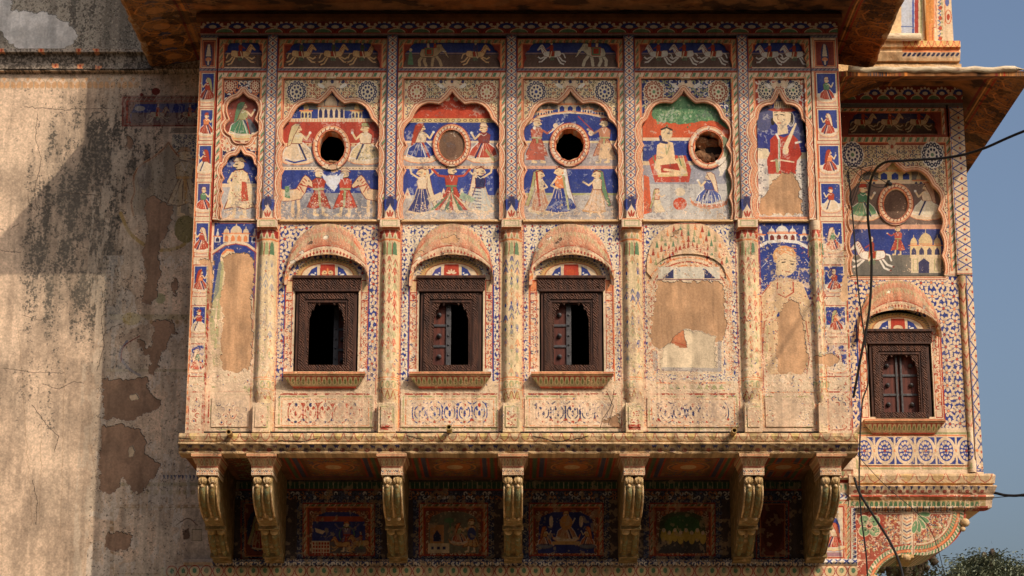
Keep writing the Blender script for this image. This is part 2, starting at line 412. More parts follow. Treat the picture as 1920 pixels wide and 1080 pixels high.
def rosette(c, x, y, r, a=DBLUE, b=WHITE, mid=DBLUE, n=12, rings=2):
    c.ell(x, y, r*1.05, r*1.1, b, n=20)
    for k in range(rings):
        q = r*(.80-.38*k); m = n if k == 0 else max(6, int(n*.6))
        for i in range(m):
            t = 2*math.pi*i/m+k*.3; s_ = r*(.17 if k == 0 else .11)
            c.ell(x+q*math.cos(t), y+q*math.sin(t)*1.05, s_, s_*1.15, a, n=8)
            if k == 0 and r > 12: c.ell(x+q*math.cos(t), y+q*math.sin(t)*1.05, s_*.4, s_*.45, b, n=6)
    c.ell(x, y, r*.16, r*.16, mid, n=8)
def blossom(c, x, y, r, pet=CREAM, mid=RED, n=6, ph=0):
    for i in range(n):
        t = ph+2*math.pi*i/n
        c.ell(x+r*.62*math.cos(t), y+r*.66*math.sin(t), r*.40, r*.27, pet, rot=t, n=9)
    c.ell(x, y, r*.25, r*.27, mid, n=7)
def vines(c, x0, y0, x1, y1, bgc=BLUE, pet=CREAM, mids=(RED, RED, ORANGE, DBLUE), cell=20, inside=None, leaf=None):
    c.rect(x0, y0, x1, y1, bgc)
    nx = max(1, round((x1-x0)/cell)); ny = max(1, round((y1-y0)/(cell*1.05)))
    dx = (x1-x0)/nx; dy = (y1-y0)/ny
    for j in range(ny):
        for i in range(nx):
            x = x0+(i+.5)*dx+random.uniform(-1, 1); y = y0+(j+.5)*dy+random.uniform(-1.2, 1.2)
            if inside and inside(x, y): continue
            blossom(c, x, y, cell*.52, pet, random.choice(mids), 6, random.random())
            for sx in (-1, 1):
                lx, ly = x+sx*dx*.47, y+dy*.42
                c.ell(lx, ly, 4.6, 2.5, pet, rot=sx*.7, n=8); c.ell(x+sx*dx*.48, y-dy*.34, 4.2, 2.3, pet if leaf is None else leaf, rot=-sx*.8, n=8); c.ell(x+sx*dx*.5, y-dy*.02, 1.8, 3.2, pet, n=7)
            if random.random() < .5: c.ell(x+dx*.5, y+dy*.1, 1.6, 1.8, RED, n=6)
def curls(c, x0, y0, x1, y1, cols=(DBLUE, DBLUE, RED), cell=11, bgc=CREAM, wd=1.7, inside=None):
    c.rect(x0, y0, x1, y1, bgc)
    y = y0+cell/2; j = 0
    while y < y1:
        x = x0+cell/2+(j % 2)*cell/2
        while x < x1:
            if not (inside and inside(x, y)):
                t0 = random.random()*6.28; r = cell*.34
                t = t0+np.linspace(0, 4.2, 6)
                c.stroke(np.stack([x+r*np.cos(t), y+r*np.sin(t)], 1), wd, random.choice(cols))
                if random.random() < .4: c.ell(x, y, cell*.15, cell*.15, random.choice(cols), n=6)
            x += cell
        y += cell*.86; j += 1
def outl(c, pts, col, ln=DRED, wd=1.0):
    c.poly(pts, col); c.stroke(pts, wd, ln, closed=True)
def lady(c, x, y, h, flip=1, skirt=RED, veil=OLIVE, top=ORANGE, arm='fwd', trim=CREAM, ln=DRED):
    c.push(x, y, h/100, flip*1.28)
    outl(c, [(-14, -3), (-11, -30), (-6, -54), (8, -54), (14, -30), (26, -4), (10, 0), (-6, 0)], skirt, trim*.9, 2.2)
    for t in (-6, 2, 12): c.stroke([(t*.25+1, -52), (t*1.2, -2)], 1.2, trim)
    c.stroke([(-13, -5), (4, -1), (25, -6)], 3.0, trim)
    outl(c, [(-4, -97), (6, -96), (3, -84), (-3, -74), (-10, -44), (-19, -14), (-25, -16), (-16, -52), (-12, -78), (-10, -92)], veil, ln)
    outl(c, [(-7, -52), (-8, -74), (-2, -79), (6, -77), (9, -66), (7, -52)], top, ln)
    c.ell(1, -86, 7.5, 8.5, SKIN); c.ell(8, -84, 2, 2.4, SKIN); c.stroke([(3, -87), (6, -87)], 1.3, BLACK); c.stroke([(3, -81), (7, -81)], 1.2, RED); c.stroke([(-4, -76), (1, -71), (6, -76)], 1.2, WHITE); c.ell(-4, -83, 1.4, 2.2, ORANGE)
    for t_ in range(9): c.ell(random.uniform(-12, 18), random.uniform(-28, -8), 1.3, 1.6, trim, n=6); c.stroke([(-6, -92), (2, -95), (7, -91)], 2.4, DRED)
    if arm == 'fwd': c.stroke([(5, -73), (15, -62), (25, -70)], 4.2, SKIN)
    elif arm == 'up': c.stroke([(6, -74), (18, -84), (20, -98)], 4, SKIN); c.stroke([(-6, -74), (-17, -86), (-14, -99)], 4, SKIN)
    else: c.stroke([(6, -72), (14, -58), (4, -52)], 4, SKIN)
    c.stroke([(-3, -1), (-1, 3)], 3, SKIN); c.stroke([(9, -1), (13, 3)], 3, SKIN)
    c.pop()
def man(c, x, y, h, flip=1, robe=CREAM, sash=RED, turban=RED, arm='fwd', ln=DRED, legs=SKIN):
    c.push(x, y, h/100, flip*1.22)
    c.stroke([(-4, -32), (-7, -2), (-1, -1)], 6, legs); c.stroke([(6, -32), (9, -2), (15, -1)], 6, legs)
    outl(c, [(-6, -55), (8, -55), (17, -30), (22, -14), (6, -19), (-7, -14), (-20, -18), (-13, -38)], robe, ln, 1.4)
    for t in (-11, -2, 8): c.stroke([(t*.3, -54), (t*1.2, -19)], 1.2, ln)
    c.stroke([(1, -54), (3, -20)], 5, sash)
    outl(c, [(-9, -54), (-11, -74), (-4, -80), (7, -79), (12, -72), (9, -54)], robe, ln, 1.2)
    c.stroke([(-8, -56), (9, -56)], 4, sash)
    c.ell(1, -88, 7, 8, SKIN); c.ell(8, -87, 2, 2.2, SKIN); c.stroke([(3, -89), (6, -89)], 1.2, BLACK); c.stroke([(-5, -82), (4, -80)], 1.5, BLACK); c.stroke([(4, -83.5), (8, -84)], 1.3, BLACK); c.stroke([(-3, -78), (1, -66), (5, -78)], 1, WHITE)
    for t_ in range(10): c.ell(random.uniform(-14, 16), random.uniform(-48, -20), 1.2, 1.5, CREAM if robe is not CREAM else RED, n=6)
    outl(c, [(-9, -92), (-3, -101), (6, -100), (9, -93), (0, -95)], turban, ln)
    if arm == 'fwd': c.stroke([(8, -75), (20, -66), (30, -74)], 4.6, robe); c.ell(31, -75, 2.5, 2.5, SKIN)
    elif arm == 'both': c.stroke([(8, -76), (22, -78), (33, -92)], 5, robe); c.stroke([(-8, -76), (-22, -78), (-33, -92)], 5, robe)
    else: c.stroke([(10, -74), (16, -60), (3, -54)], 4.5, robe)
    c.pop()
def seated(c, x, y, h, flip=1, skirt=RED, top=OLIVE, veil=CREAM, seat=CREAM, turban=None):
    c.push(x, y, h/80, flip*(1.15 if h > 64 else 1))
    c.poly([(-5, 0), (-3, -8), (3, -8), (5, 0)], seat); outl(c, [(-35, -24), (-31, -15), (31, -15), (35, -24), (31, -10), (18, -3), (0, -1), (-18, -3), (-31, -10)], seat, ORANGE, 1.4)
    outl(c, [(-24, -14), (-20, -30), (-6, -42), (9, -42), (20, -30), (27, -14), (0, -9)], skirt, WHITE, 1.8)
    for t_ in (-.7, -.35, .05, .4, .75): c.stroke([(t_*6, -40), (t_*22, -15)], .9, CREAM, a=.8)
    c.stroke([(-23, -17), (-8, -11), (10, -11), (26, -17)], 2, CREAM)
    c.stroke([(3, -40), (14, -12)], 3.4, DBLUE if skirt is not BLUE else RED); c.stroke([(0, -40), (8, -12)], 1.6, WHITE)
    outl(c, [(-9, -40), (-11, -56), (-3, -62), (7, -60), (10, -52), (8, -40)], top, DRED)
    c.ell(0, -68, 6.5, 7.5, SKIN); c.ell(6, -66, 2, 2.2, SKIN); c.stroke([(2, -69), (5, -69)], 1.2, BLACK); c.stroke([(1, -72), (5, -72.5)], .8, BLACK); c.stroke([(3, -64), (6, -64)], 1, RED); c.ell(-5, -66, 1.4, 2, ORANGE); c.stroke([(-5, -58), (0, -54), (5, -58)], 1, WHITE)
    if turban is not None: outl(c, [(-8, -71), (-4, -79), (5, -79), (7, -72)], turban, DRED)
    else: outl(c, [(-3, -77), (5, -76), (1, -66), (-5, -54), (-10, -38), (-16, -34), (-13, -56), (-9, -72)], veil, DRED)
    c.stroke([(7, -57), (15, -48), (20, -58)], 3.8, SKIN); c.ell(21, -60, 2.2, 2.6, WHITE)
    c.pop()
def horse(c, x, y, h, flip=1, body=CREAM, rider=RED, saddle=RED, gallop=True, tassel=GREEN):
    c.push(x, y, h/100, flip)
    ln = DRED
    if gallop:
        for p in ([(26, -36), (46, -26), (60, -36)], [(20, -34), (42, -14), (58, -12)], [(-30, -38), (-46, -18), (-64, -12)], [(-22, -36), (-38, -8), (-56, -1)]):
            c.stroke(p, 6.4, body); c.ell(p[-1][0], p[-1][1], 3.5, 2.6, DRED*.8)
    else:
        for p in ([(24, -36), (26, -16), (24, 0)], [(14, -36), (12, -16), (13, 0)], [(-26, -38), (-30, -18), (-27, 0)], [(-18, -36), (-17, -16), (-19, 0)]):
            c.stroke(p, 7, body)
    c.stroke([(-38, -50), (-52, -46), (-58, -30)], 5, body)
    outl(c, [(-42, -48), (-36, -60), (-20, -60), (0, -55), (20, -58), (34, -82), (40, -88), (47, -84), (62, -64), (58, -59), (46, -66), (40, -50), (30, -36), (6, -31), (-20, -32), (-38, -38)], body, ln, 1.5)
    for t in range(5): c.stroke([(22+t*4, -60-t*5), (27+t*4, -55-t*5)], 2.2, RED)
    c.ell(48, -75, 1.6, 1.6, BLACK); c.stroke([(36, -50), (28, -62)], 1.8, RED)
    if rider is not None:
        outl(c, [(-14, -58), (8, -58), (10, -36), (-12, -36)], saddle, OLIVE, 2)
        for t in range(4): c.stroke([(-9+t*5, -34), (-10+t*5, -20)], 2.4, tassel)
        outl(c, [(-7, -56), (-8, -80), (-2, -86), (6, -82), (7, -56)], rider, ln); c.stroke([(4, -78), (18, -68)], 4, rider)
        c.stroke([(0, -56), (4, -38), (8, -30)], 4.5, SKIN); c.ell(0, -91, 5, 6, SKIN); outl(c, [(-6, -93), (-2, -101), (5, -100), (6, -94)], WHITE, ln)
    c.pop()
def elephant(c, x, y, h, flip=1, body=C(150,140,120)):
    c.push(x, y, h/100, flip)
    for p in ([(28, -40), (44, -20), (50, 0)], [(16, -38), (12, -16), (10, 0)], [(-30, -42), (-46, -20), (-44, 0)], [(-20, -40), (-24, -18), (-16, 0)]): c.stroke(p, 13, body)
    outl(c, [(-44, -50), (-36, -70), (-10, -76), (22, -76), (34, -92), (50, -92), (58, -78), (72, -60), (80, -40), (86, -36), (80, -32), (70, -44), (56, -60), (48, -58), (34, -44), (10, -34), (-24, -34), (-40, -38)], body, C(60,46,40), 1.8)
    c.ell(38, -74, 8, 10, body*.85); c.ell(50, -80, 1.5, 1.5, BLACK); c.stroke([(54, -62), (70, -62)], 3, WHITE)
    outl(c, [(-22, -76), (16, -76), (14, -42), (-20, -42)], GREEN, RED, 3); c.rect(-14, -70, 8, -48, RED)
    outl(c, [(18, -76), (17, -94), (27, -96), (30, -78)], RED); c.ell(23, -101, 5, 6, SKIN)
    outl(c, [(-12, -76), (-13, -96), (-3, -98), (0, -76)], CREAM); c.ell(-7, -104, 5, 6, SKIN)
    c.pop()
def palace(c, x, y, w_, h, wall=CREAM, arch=DBLUE, n=3, side=True):
    """n arches, dome and kiosks; (x, y) is the middle of the base"""
    b = h*.5
    c.rect(x-w_/2, y-b, x+w_/2, y, wall); c.stroke([(x-w_/2-2, y-b), (x+w_/2+2, y-b)], 2.2, ORANGE)
    for i in range(n):
        ax = x-w_/2+w_*(i+.5)/n; aw = w_/n*.30
        c.poly([(ax-aw, y-1), (ax-aw, y-b*.6), (ax, y-b*.85), (ax+aw, y-b*.6), (ax+aw, y-1)], arch)
    def dome(dx, r, hh):
        c.poly([(dx-r, y-b-1), (dx-r*1.02, y-b-hh*.4), (dx-r*.6, y-b-hh*.8), (dx, y-b-hh), (dx+r*.6, y-b-hh*.8), (dx+r*1.02, y-b-hh*.4), (dx+r, y-b-1)], wall*.96)
        c.stroke([(dx, y-b-hh), (dx, y-b-hh*1.25)], 1.4, wall); c.stroke([(dx-r, y-b-2.5), (dx+r, y-b-2.5)], 1, ORANGE)
    dome(x, w_*.22, h*.5)
    if side: dome(x-w_*.38, w_*.11, h*.32); dome(x+w_*.38, w_*.11, h*.32)
def portrait(c, x0, y0, x1, y1, i, bgc=BLUE):
    c.rect(x0, y0, x1, y1, CREAM); c.frame(x0, y0, x1, y1, 1.6, RED)
    c.rect(x0+3, y0+3, x1-3, y1-4, bgc); c.rect(x0+3, y0+(y1-y0)*.62, x1-3, y1-4, PALE)
    c.rect(x0+3, y1-10, x1-3, y1-4, C(190,150,130))
    cx = (x0+x1)/2; cols = [RED, C(150,60,40), ORANGE, C(190,70,50), OLIVE]
    seated(c, cx, y1-6, (y1-y0)*.78, 1 if i % 2 else -1, skirt=[RED, RED, CREAM, C(180,60,40)][i % 4], top=[GREEN, RED, ORANGE, RED][(i+1) % 4], veil=[OLIVE, CREAM, RED][i % 3], turban=[None, RED, None, CREAM, None][i % 5])
def rings(c, x, y, rx, ry, n=22):
    c.ell(x, y, rx+11, ry+11, CREAM, n=32)
    for i in range(n):
        t = 2*math.pi*i/n
        c.stroke([(x+(rx+3)*math.cos(t), y+(ry+3)*math.sin(t)), (x+(rx+8)*math.cos(t+.06), y+(ry+8)*math.sin(t+.06))], 1.6, DRED)
    for d, col, q in ((11, RED, 1.8), (8.5, ORANGE, 1.6), (2.5, RED, 1.7), (.4, ORANGE, 2.2)): c.ring(x, y, rx+d, ry+d, q, col, 40)
def scallops(c, x0, x1, y0, y1, n, a=CREAM, b=RED, d=OLIVE):
    c.rect(x0, y0, x1, y1, a)
    for i in range(n):
        x = x0+(i+.5)*(x1-x0)/n; hw = (x1-x0)/n*.46
        c.poly([(x-hw, y0), (x+hw, y0), (x+hw*.7, y0+(y1-y0)*.6), (x, y1-1), (x-hw*.7, y0+(y1-y0)*.6)], d if i % 2 else a*.9)
        c.stroke([(x-hw, y0), (x-hw*.7, y0+(y1-y0)*.6), (x, y1-1), (x+hw*.7, y0+(y1-y0)*.6), (x+hw, y0)], 1.6, b)
def lotus_row(c, x0, x1, y0, y1, n):
    c.rect(x0, y0, x1, y1, DRED)
    h = y1-y0; ym = y0+h*.58
    for i in range(n):
        x = x0+(i+.5)*(x1-x0)/n; hw = (x1-x0)/n*.46
        for k in range(7):
            t = math.pi*(.05+.15*k); c.ell(x+hw*.95*math.cos(t), ym-h*.42*math.sin(t), 3.0, 4.2, CREAM, rot=math.pi/2-t, n=8)
        c.poly([(x-hw*.8, ym-h*.05), (x-hw*.5, ym-h*.32), (x, ym-h*.40), (x+hw*.5, ym-h*.32), (x+hw*.8, ym-h*.05), (x, ym+2)], BLUE)
        c.ell(x, ym-2, hw*.35, h*.14, PALE)
        xx = x+(x1-x0)/n/2
        c.ell(xx, y1-1, hw*.75, h*.30, GREEN, n=14); c.ring(xx, y1-1, hw*.78, h*.32, 1.8, CREAM, 16); c.ring(xx, y1-1, hw*.98, h*.42, 1.6, RED, 16)
    c.rect(x0, y1-1.5, x1, y1+6, DRED)
# columns (rx) of the main balcony
STR = [483, 722, 959, 1193, 1419]
LE, RE = 338, 1610
PANELS = {'A': (375, 472), 'B': (494, 711), 'C': (733, 948), 'D': (970, 1182), 'E': (1204, 1408), 'F': (1430, 1554)}
NICHE = {'B': (602, 168, 410, 96), 'C': (841, 169, 410, 95), 'D': (1076, 168, 410, 92), 'E': (1301, 167, 410, 88), 'F': (1490, 170, 405, 53)}
WIN = {'B': 601, 'C': 842, 'D': 1075}
# ================================================================ PAINT: main balcony face
def Z(y, Y): return float(zk(y, Y))
face = Canvas('balcony_face_paint', -3.16, Z(822, YF), 3.30, Z(22, YF), 300, YF)
c = face; c.R()
c.rect(LE-3, 22, RE+3, 136, DRED)
lotus_row(c, LE, RE, 42, 66, 26)
c.rect(LE, 22, RE, 42, OCHRE*.6)
def linepair(y, x0=LE, x1=RE):
    c.rect(x0, y, x1, y+6, GREY*.8); c.stroke([(x0, y), (x1, y)], 1.3, RED); c.stroke([(x0, y+6), (x1, y+6)], 1.3, RED)
    x = x0
    while x < x1: c.stroke([(x, y+4.5), (x+4, y+1.5)], 1.5, DBLUE); x += 8
linepair(66)
# upper zone frames
for k, (a, b) in PANELS.items():
    c.rect(a, 72, b, 128, DRED*1.1)
    rope(c, a+1, 74, b-1, 128, 9, C(92,104,70), C(180,140,90), RED, 13)
    rope(c, a, 136, b, 412, 10)
    x0, x1 = a+14, b-14
    if k == 'A':
        curls(c, x0, 150, x1, 412, (WHITE, CREAM, ORANGE), 9, DBLUE*.9, 2.6)
        for sx in (-1, 1):
            rosette(c, 425+sx*25, 160, 11, RED*.8, CREAM, RED); rosette(c, 425+sx*27, 268, 13, RED, CREAM, ORANGE, 9, 1)
    else:
        cx = NICHE[k][0]; mid = (x0+x1)/2
        dk = (BLUE*.85 if k in 'BDF' else C(110,80,60)) if k != 'E' else BLUE
        if k == 'F': curls(c, x0, 148, x1, 412, (CREAM, WHITE), 10, RED, 3.0)
        elif k in 'BCD': curls(c, x0, 148, x1, 412, (C(90,78,60), DBLUE, RED*.9), 8.5, C(206,184,140), 1.5)
        else: curls(c, x0, 148, x1, 412, (WHITE, CREAM, OLIVE), 9, BLUE*.8, 2.5)
        r = 20 if k != 'F' else 17
        ox = (x1-x0)/2-r-4
        ca = {'B': DBLUE, 'C': C(150,60,40), 'D': DBLUE, 'E': C(140,60,40), 'F': C(24,30,60)}[k]
        for sx in (-1, 1): rosette(c, mid+sx*ox, 148+r+3, r, ca, C(206,192,160), {'B': DBLUE, 'C': C(200,180,130), 'D': BLUE, 'E': GREEN, 'F': GREEN}[k], 14 if r > 17 else 12)
        c.ell(mid, 152, 7, 9, DBLUE if k != 'C' else ORANGE); blossom(c, mid, 152, 12, CREAM, DBLUE, 7)
        for sx in (-1, 1):
            c.ell(mid+sx*10, 158, 8, 4, CREAM, rot=sx*.6); c.ell(mid+sx*22, 160, 8, 3.5, WHITE, rot=-sx*.5); c.ell(mid+sx*22, 152, 3, 3, DBLUE)
linepair(128); linepair(412-4)
c.rect(LE, 406, RE, 413, CREAM); c.stroke([(LE, 412), (RE, 412)], 1.8, ORANGE); c.stroke([(LE, 408), (RE, 408)], 1.3, RED)
# lattice strips between the bays with a bud at the foot
for x in STR:
    lattice(c, x-9, 70, x+9, 372, 13, C(202,182,156), BLUE*.75+CREAM*.12, 1.5)
    c.stroke([(x-11, 70), (x-11, 410)], 1.5, C(150,110,90)); c.stroke([(x+11, 70), (x+11, 410)], 1.6, DRED)
    c.rect(x-11, 372, x+11, 411, C(120,100,90)); 
    for t in (-1, 1):
        c.ell(x+t*7, 388, 6, 14, BLUE, rot=t*.3); c.ell(x+t*3.5, 380, 4, 11, DBLUE, rot=-t*.2)
    c.poly([(x-10, 411), (x-8, 398), (x, 386), (x+8, 398), (x+10, 411)], CREAM)
    for t in (-1, 0, 1): c.ell(x+t*4, 404-(t == 0)*2, 1.8, 6, RED, rot=t*.4)
# edge strips with portraits
for (xa, xb, side) in ((LE+2, 372, 0), (1561, RE-2, 1)):
    c.rect(LE if not side else 1556, 72, xb if not side else RE, 812, CREAM*.98)
    c.rect(xa+2, 76, xb-3, 126, DRED); c.frame(xa+4, 78, xb-5, 124, 1.5, ORANGE); cx = (xa+xb)/2-1
    c.ell(cx, 104, 8, 22, DBLUE); c.poly([(cx-2, 84), (cx+2, 84), (cx+5, 106), (cx-5, 106)], CREAM); c.ell(cx, 112, 6, 4, ORANGE); c.ell(cx, 118, 2, 5, CREAM)
    rows = [(136, 200), (204, 264), (271, 334), (342, 406), (416, 482), (497, 556), (573, 632), (645, 706)]
    for i, (a, b) in enumerate(rows): portrait(c, xa+2, a, xb-2, b, i+side*3, BLUE if i != 3 or side else C(60,60,120))
    c.stroke([(xa, 72), (xa, 812)], 2, ORANGE); c.stroke([(xb, 72), (xb, 812)], 2, RED); c.stroke([(xb-2.5, 72), (xb-2.5, 812)], 1.2, OLIVE)
    c.frame(xa+3, 735, xb-3, 806, 2.2, RED)
    curls(c, xa+8, 742, xb-8, 800, (RED, DBLUE, RED), 12, CREAM, 1.6)
linepair(128, LE, 372); linepair(128, 1556, RE)
# lower zone
for k in 'BCDE':
    a, b = {'B': (505, 701), 'C': (742, 940), 'D': (978, 1174), 'E': (1212, 1400)}[k]
    cx = {'B': 601, 'C': 842, 'D': 1075, 'E': 1304}[k]
    if k in 'B': vines(c, a, 414, b, 734, BLUE, CREAM, (RED, RED, DBLUE, ORANGE), 21)
    elif k == 'C': vines(c, a, 414, b, 734, BLUE, C(214,196,164), (DBLUE, RED, CREAM), 17)
    elif k == 'D': vines(c, a, 414, b, 734, C(40,50,120), C(214,196,164), (BLUE, RED, CREAM), 15)
    else: vines(c, a, 414, b, 734, BLUE, C(214,196,164), (RED, CREAM, CREAM), 18)
    c.rect(a-3, 712, b+3, 812, CREAM*1.0)
    # arch hood outline painted under / round the canopy
    if k == 'E':
        o = [(cx-84, 540), (cx-84, 505), (cx-76, 465), (cx-54, 432), (cx, 412), (cx+54, 432), (cx+76, 465), (cx+84, 505), (cx+84, 540)]
        sm = smooth_path(o, 6); c.poly(sm, C(214,176,134))
        for r_ in range(4):
            for i in range(15):
                t = math.pi*(.06+.88*(i+.5)/15); q = 82-r_*11
                x, y = cx+q*math.cos(t)*.94, 508-q*math.sin(t)*1.08
                c.poly([(x-3.2, y+9), (x, y-5), (x+3.2, y+9)], [GREEN, RED, ORANGE, OLIVE][(i+r_) % 4] if r_ < 3 else RED)
        for q, col in ((60, ORANGE), (56, CREAM), (52, RED), (46, ORANGE), (42, BLUE)):
            t = np.linspace(math.pi*.02, math.pi*.98, 26); c.stroke(np.stack([cx+q*1.38*np.cos(t), 545-q*1.08*np.sin(t)], 1), 2.4, col)
        c.rect(cx-64, 520, cx+64, 700, CREAM)
        for sx in (-1, 1):
            c.rect(cx+sx*74-8, 530, cx+sx*74+8, 705, CREAM); curls(c, cx+sx*74-7, 530, cx+sx*74+7, 700, (ORANGE, RED), 9, CREAM, 1.3)
        c.rect(cx-60, 498, cx+60, 520, C(198,190,170)); c.poly([(cx+30, 520), (cx+30, 500), (cx+52, 520)], DBLUE); c.poly([(cx-30, 520), (cx-30, 502), (cx-52, 520)], DBLUE)
        c.stroke([(cx-62, 522), (cx+62, 522)], 2.4, C(120,80,80)); c.stroke([(cx-66, 716), (cx+66, 716)], 2, ORANGE)
        for i in range(9): c.poly([(cx-60+i*14, 728), (cx-54+i*14, 718), (cx-48+i*14, 728)], OLIVE)
    else:
        wx = WIN[k]
        c.rect(wx-82, 514, wx+82, 712, CREAM); 
        for sx in (-1, 1):
            xa, xb = sorted((wx+sx*67, wx+sx*80))
            curls(c, xa, 545, xb, 700, (RED, ORANGE, RED, DBLUE), 8, CREAM, 1.5)
            c.rect(xa, 524, xb, 545, ORANGE if k == 'D' else C(206,170,120)); c.frame(xa, 547, xb, 562, 1.5, RED); c.rect(xa+4, 550, xb-4, 558, RED if k == 'C' else CREAM)
            c.frame(xa, 524, xb, 705, 1.6, RED); c.stroke([(wx+sx*82, 505), (wx+sx*82, 712)], 2.2, ORANGE if k == 'D' else BLUE)
            c.rect(*(sorted((wx+sx*66, wx+sx*80))[0:1]+[690]+sorted((wx+sx*66, wx+sx*80))[1:2]+[706]), WHITE)
    # dado
    a2, b2 = a+4, b-4
    c.stroke([(a2+10, 737), (b2-10, 737)], 3.2, RED*.95); c.frame(a2+6, 742, b2-6, 802, 3.2, OLIVE); c.frame(a2+11, 747, b2-11, 797, 1.4, ORANGE)
    n = 5
    for i in range(n):
        x = a2+24+(b2-a2-48)*(i+.5)/n
        col, c2 = {'B': (RED, DBLUE), 'C': (BLUE, RED), 'D': (DBLUE, RED), 'E': (DBLUE, RED)}[k]
        for sx in (-1, 1):
            for f in (1, .55):
                t = np.linspace(-1.4, 1.5, 8); c.stroke(np.stack([x+sx*(4+11*f*np.cos(t)), 772+20*f*np.sin(t)], 1), 1.9, col)
            c.ell(x+sx*14, 757, 4, 2.2, col, rot=sx*.7); c.ell(x+sx*13, 786, 4, 2, c2, rot=-sx*.7); c.ell(x+sx*5, 765, 2.2, 4, col, rot=sx*.3)
        c.ell(x, 758, 3, 4, c2); c.ell(x, 774, 2.4, 6, col); c.ell(x, 790, 3, 2.4, c2)
# bay A lower: lady under pavilion arch
a, b = 376, 466
c.rect(a, 413, b, 812, CREAM); c.rect(a+2, 416, b-2, 505, BLUE)
palace(c, 421, 452, 50, 32, CREAM, ORANGE, 4)
for sx in (-1, 1): palace(c, 421+sx*36, 452, 12, 22, WHITE, DBLUE, 1, False)
c.stroke([(a, 472), (400, 456), (421, 452), (442, 456), (b, 472)], 6, CREAM); c.stroke([(a, 475), (400, 459), (421, 455), (442, 459), (b, 475)], 1.8, RED)
for sx in (-1, 1): c.poly([(421+sx*40, 500), (421+sx*44, 570), (421+sx*30, 545), (421+sx*27, 500)], BLUE)
c.push(426, 690, 2.3); c.poly([(-18, 0), (-16, -50), (-12, -76), (-14, -94), (-4, -97), (2, -88), (4, -60), (16, -50), (20, 0)], C(206,176,134)); c.ell(-8, -90, 7, 8, SKIN); c.stroke([(-14, -86), (-20, -40), (-16, -5)], 4, OLIVE, a=.7); c.stroke([(16, -60), (19, -30)], 4, GREEN, a=.6); c.pop()
c.ell(406, 480, 12, 12, SKIN); c.stroke([(396, 474), (404, 466), (416, 468)], 4, ORANGE); c.ell(404, 480, 2, 1.4, BLACK); c.stroke([(398, 492), (394, 540), (390, 640)], 5, OLIVE, a=.8)
c.frame(a+8, 738, b-6, 804, 2.6, OLIVE); c.frame(a+4, 732, b-2, 808, 2, RED); curls(c, a+16, 748, b-14, 796, (DBLUE, RED), 14, CREAM, 1.6)
c.rect(a+6, 722, a+20, 734, OLIVE); c.rect(b-20, 722, b-4, 734, OLIVE)
# bay F lower: turbaned woman
a, b = 1432, 1545
c.rect(a, 413, b, 812, CREAM); c.rect(a+2, 416, b-4, 560, BLUE)
cx = 1488
palace(c, cx, 450, 54, 30, WHITE, DRED, 4)
for sx in (-1, 1): palace(c, cx+sx*43, 450, 16, 24, WHITE, DBLUE, 1, False)
c.stroke([(a+2, 464), (cx-30, 452), (cx, 449), (cx+30, 452), (b-4, 464)], 6, WHITE)
for i in range(16):
    x, y = random.uniform(a+6, b-8), random.uniform(474, 556); c.stroke([(x, y), (x+random.uniform(-14, 14), y+random.uniform(-4, 14))], 1.3, WHITE, a=.8)
c.ell(1491, 478, 23, 20, C(206,150,90)); c.ell(1494, 492, 20, 24, SKIN, rot=.2)
c.ell(1478, 508, 6, 7, SKIN); c.stroke([(1486, 490), (1492, 489)], 2.2, BLACK); c.stroke([(1503, 493), (1508, 493)], 2.2, BLACK); c.stroke([(1484, 485), (1494, 484)], 1.2, BLACK); c.stroke([(1501, 487), (1510, 489)], 1.2, BLACK)
c.stroke([(1497, 494), (1497, 502)], 1, RED); c.stroke([(1492, 507), (1500, 508)], 2, RED)
for t in (0, 8, 16): c.stroke([(1470+t*.3, 486-t), (1490, 470-t*.6), (1514, 480-t)], 1.6, ORANGE)
c.poly([(1434, 600), (1438, 555), (1462, 528), (1476, 520), (1502, 520), (1524, 528), (1536, 560), (1540, 600), (1520, 700), (1450, 700)], C(206,170,126))
c.stroke([(1476, 522), (1474, 548), (1490, 556), (1506, 546), (1506, 522)], 2, RED); c.stroke([(1440, 600), (1470, 590), (1490, 586), (1500, 576), (1526, 566)], 5, SKIN); c.ell(1480, 590, 8, 6, BLUE); c.stroke([(1440, 598), (1436, 560), (1462, 530)], 1.6, RED)
for _ in range(60): c.ell(random.uniform(1442, 1535), random.uniform(525, 660), 1.3, 1.5, RED, n=6)
for sx in (-1, 1): c.stroke([(cx+sx*40, 600), (cx+sx*46, 660), (cx+sx*38, 700)], 2, RED, a=.7); c.stroke([(cx+sx*34, 610), (cx+sx*40, 690)], 4, OLIVE, a=.5)
c.frame(a+10, 742, b-10, 800, 2.6, OLIVE); c.frame(a+4, 734, b-4, 808, 1.6, ORANGE); c.ell(1544, 804, 5, 6, ORANGE)
# frames beside the pilasters
for x in STR:
    for sx in (-1, 1): c.stroke([(x+sx*20.5, 413), (x+sx*20.5, 812)], 2.2, ORANGE); c.stroke([(x+sx*23.5, 413), (x+sx*23.5, 812)], 1.3, RED)
c.stroke([(1547, 413), (1547, 812)], 2, ORANGE)
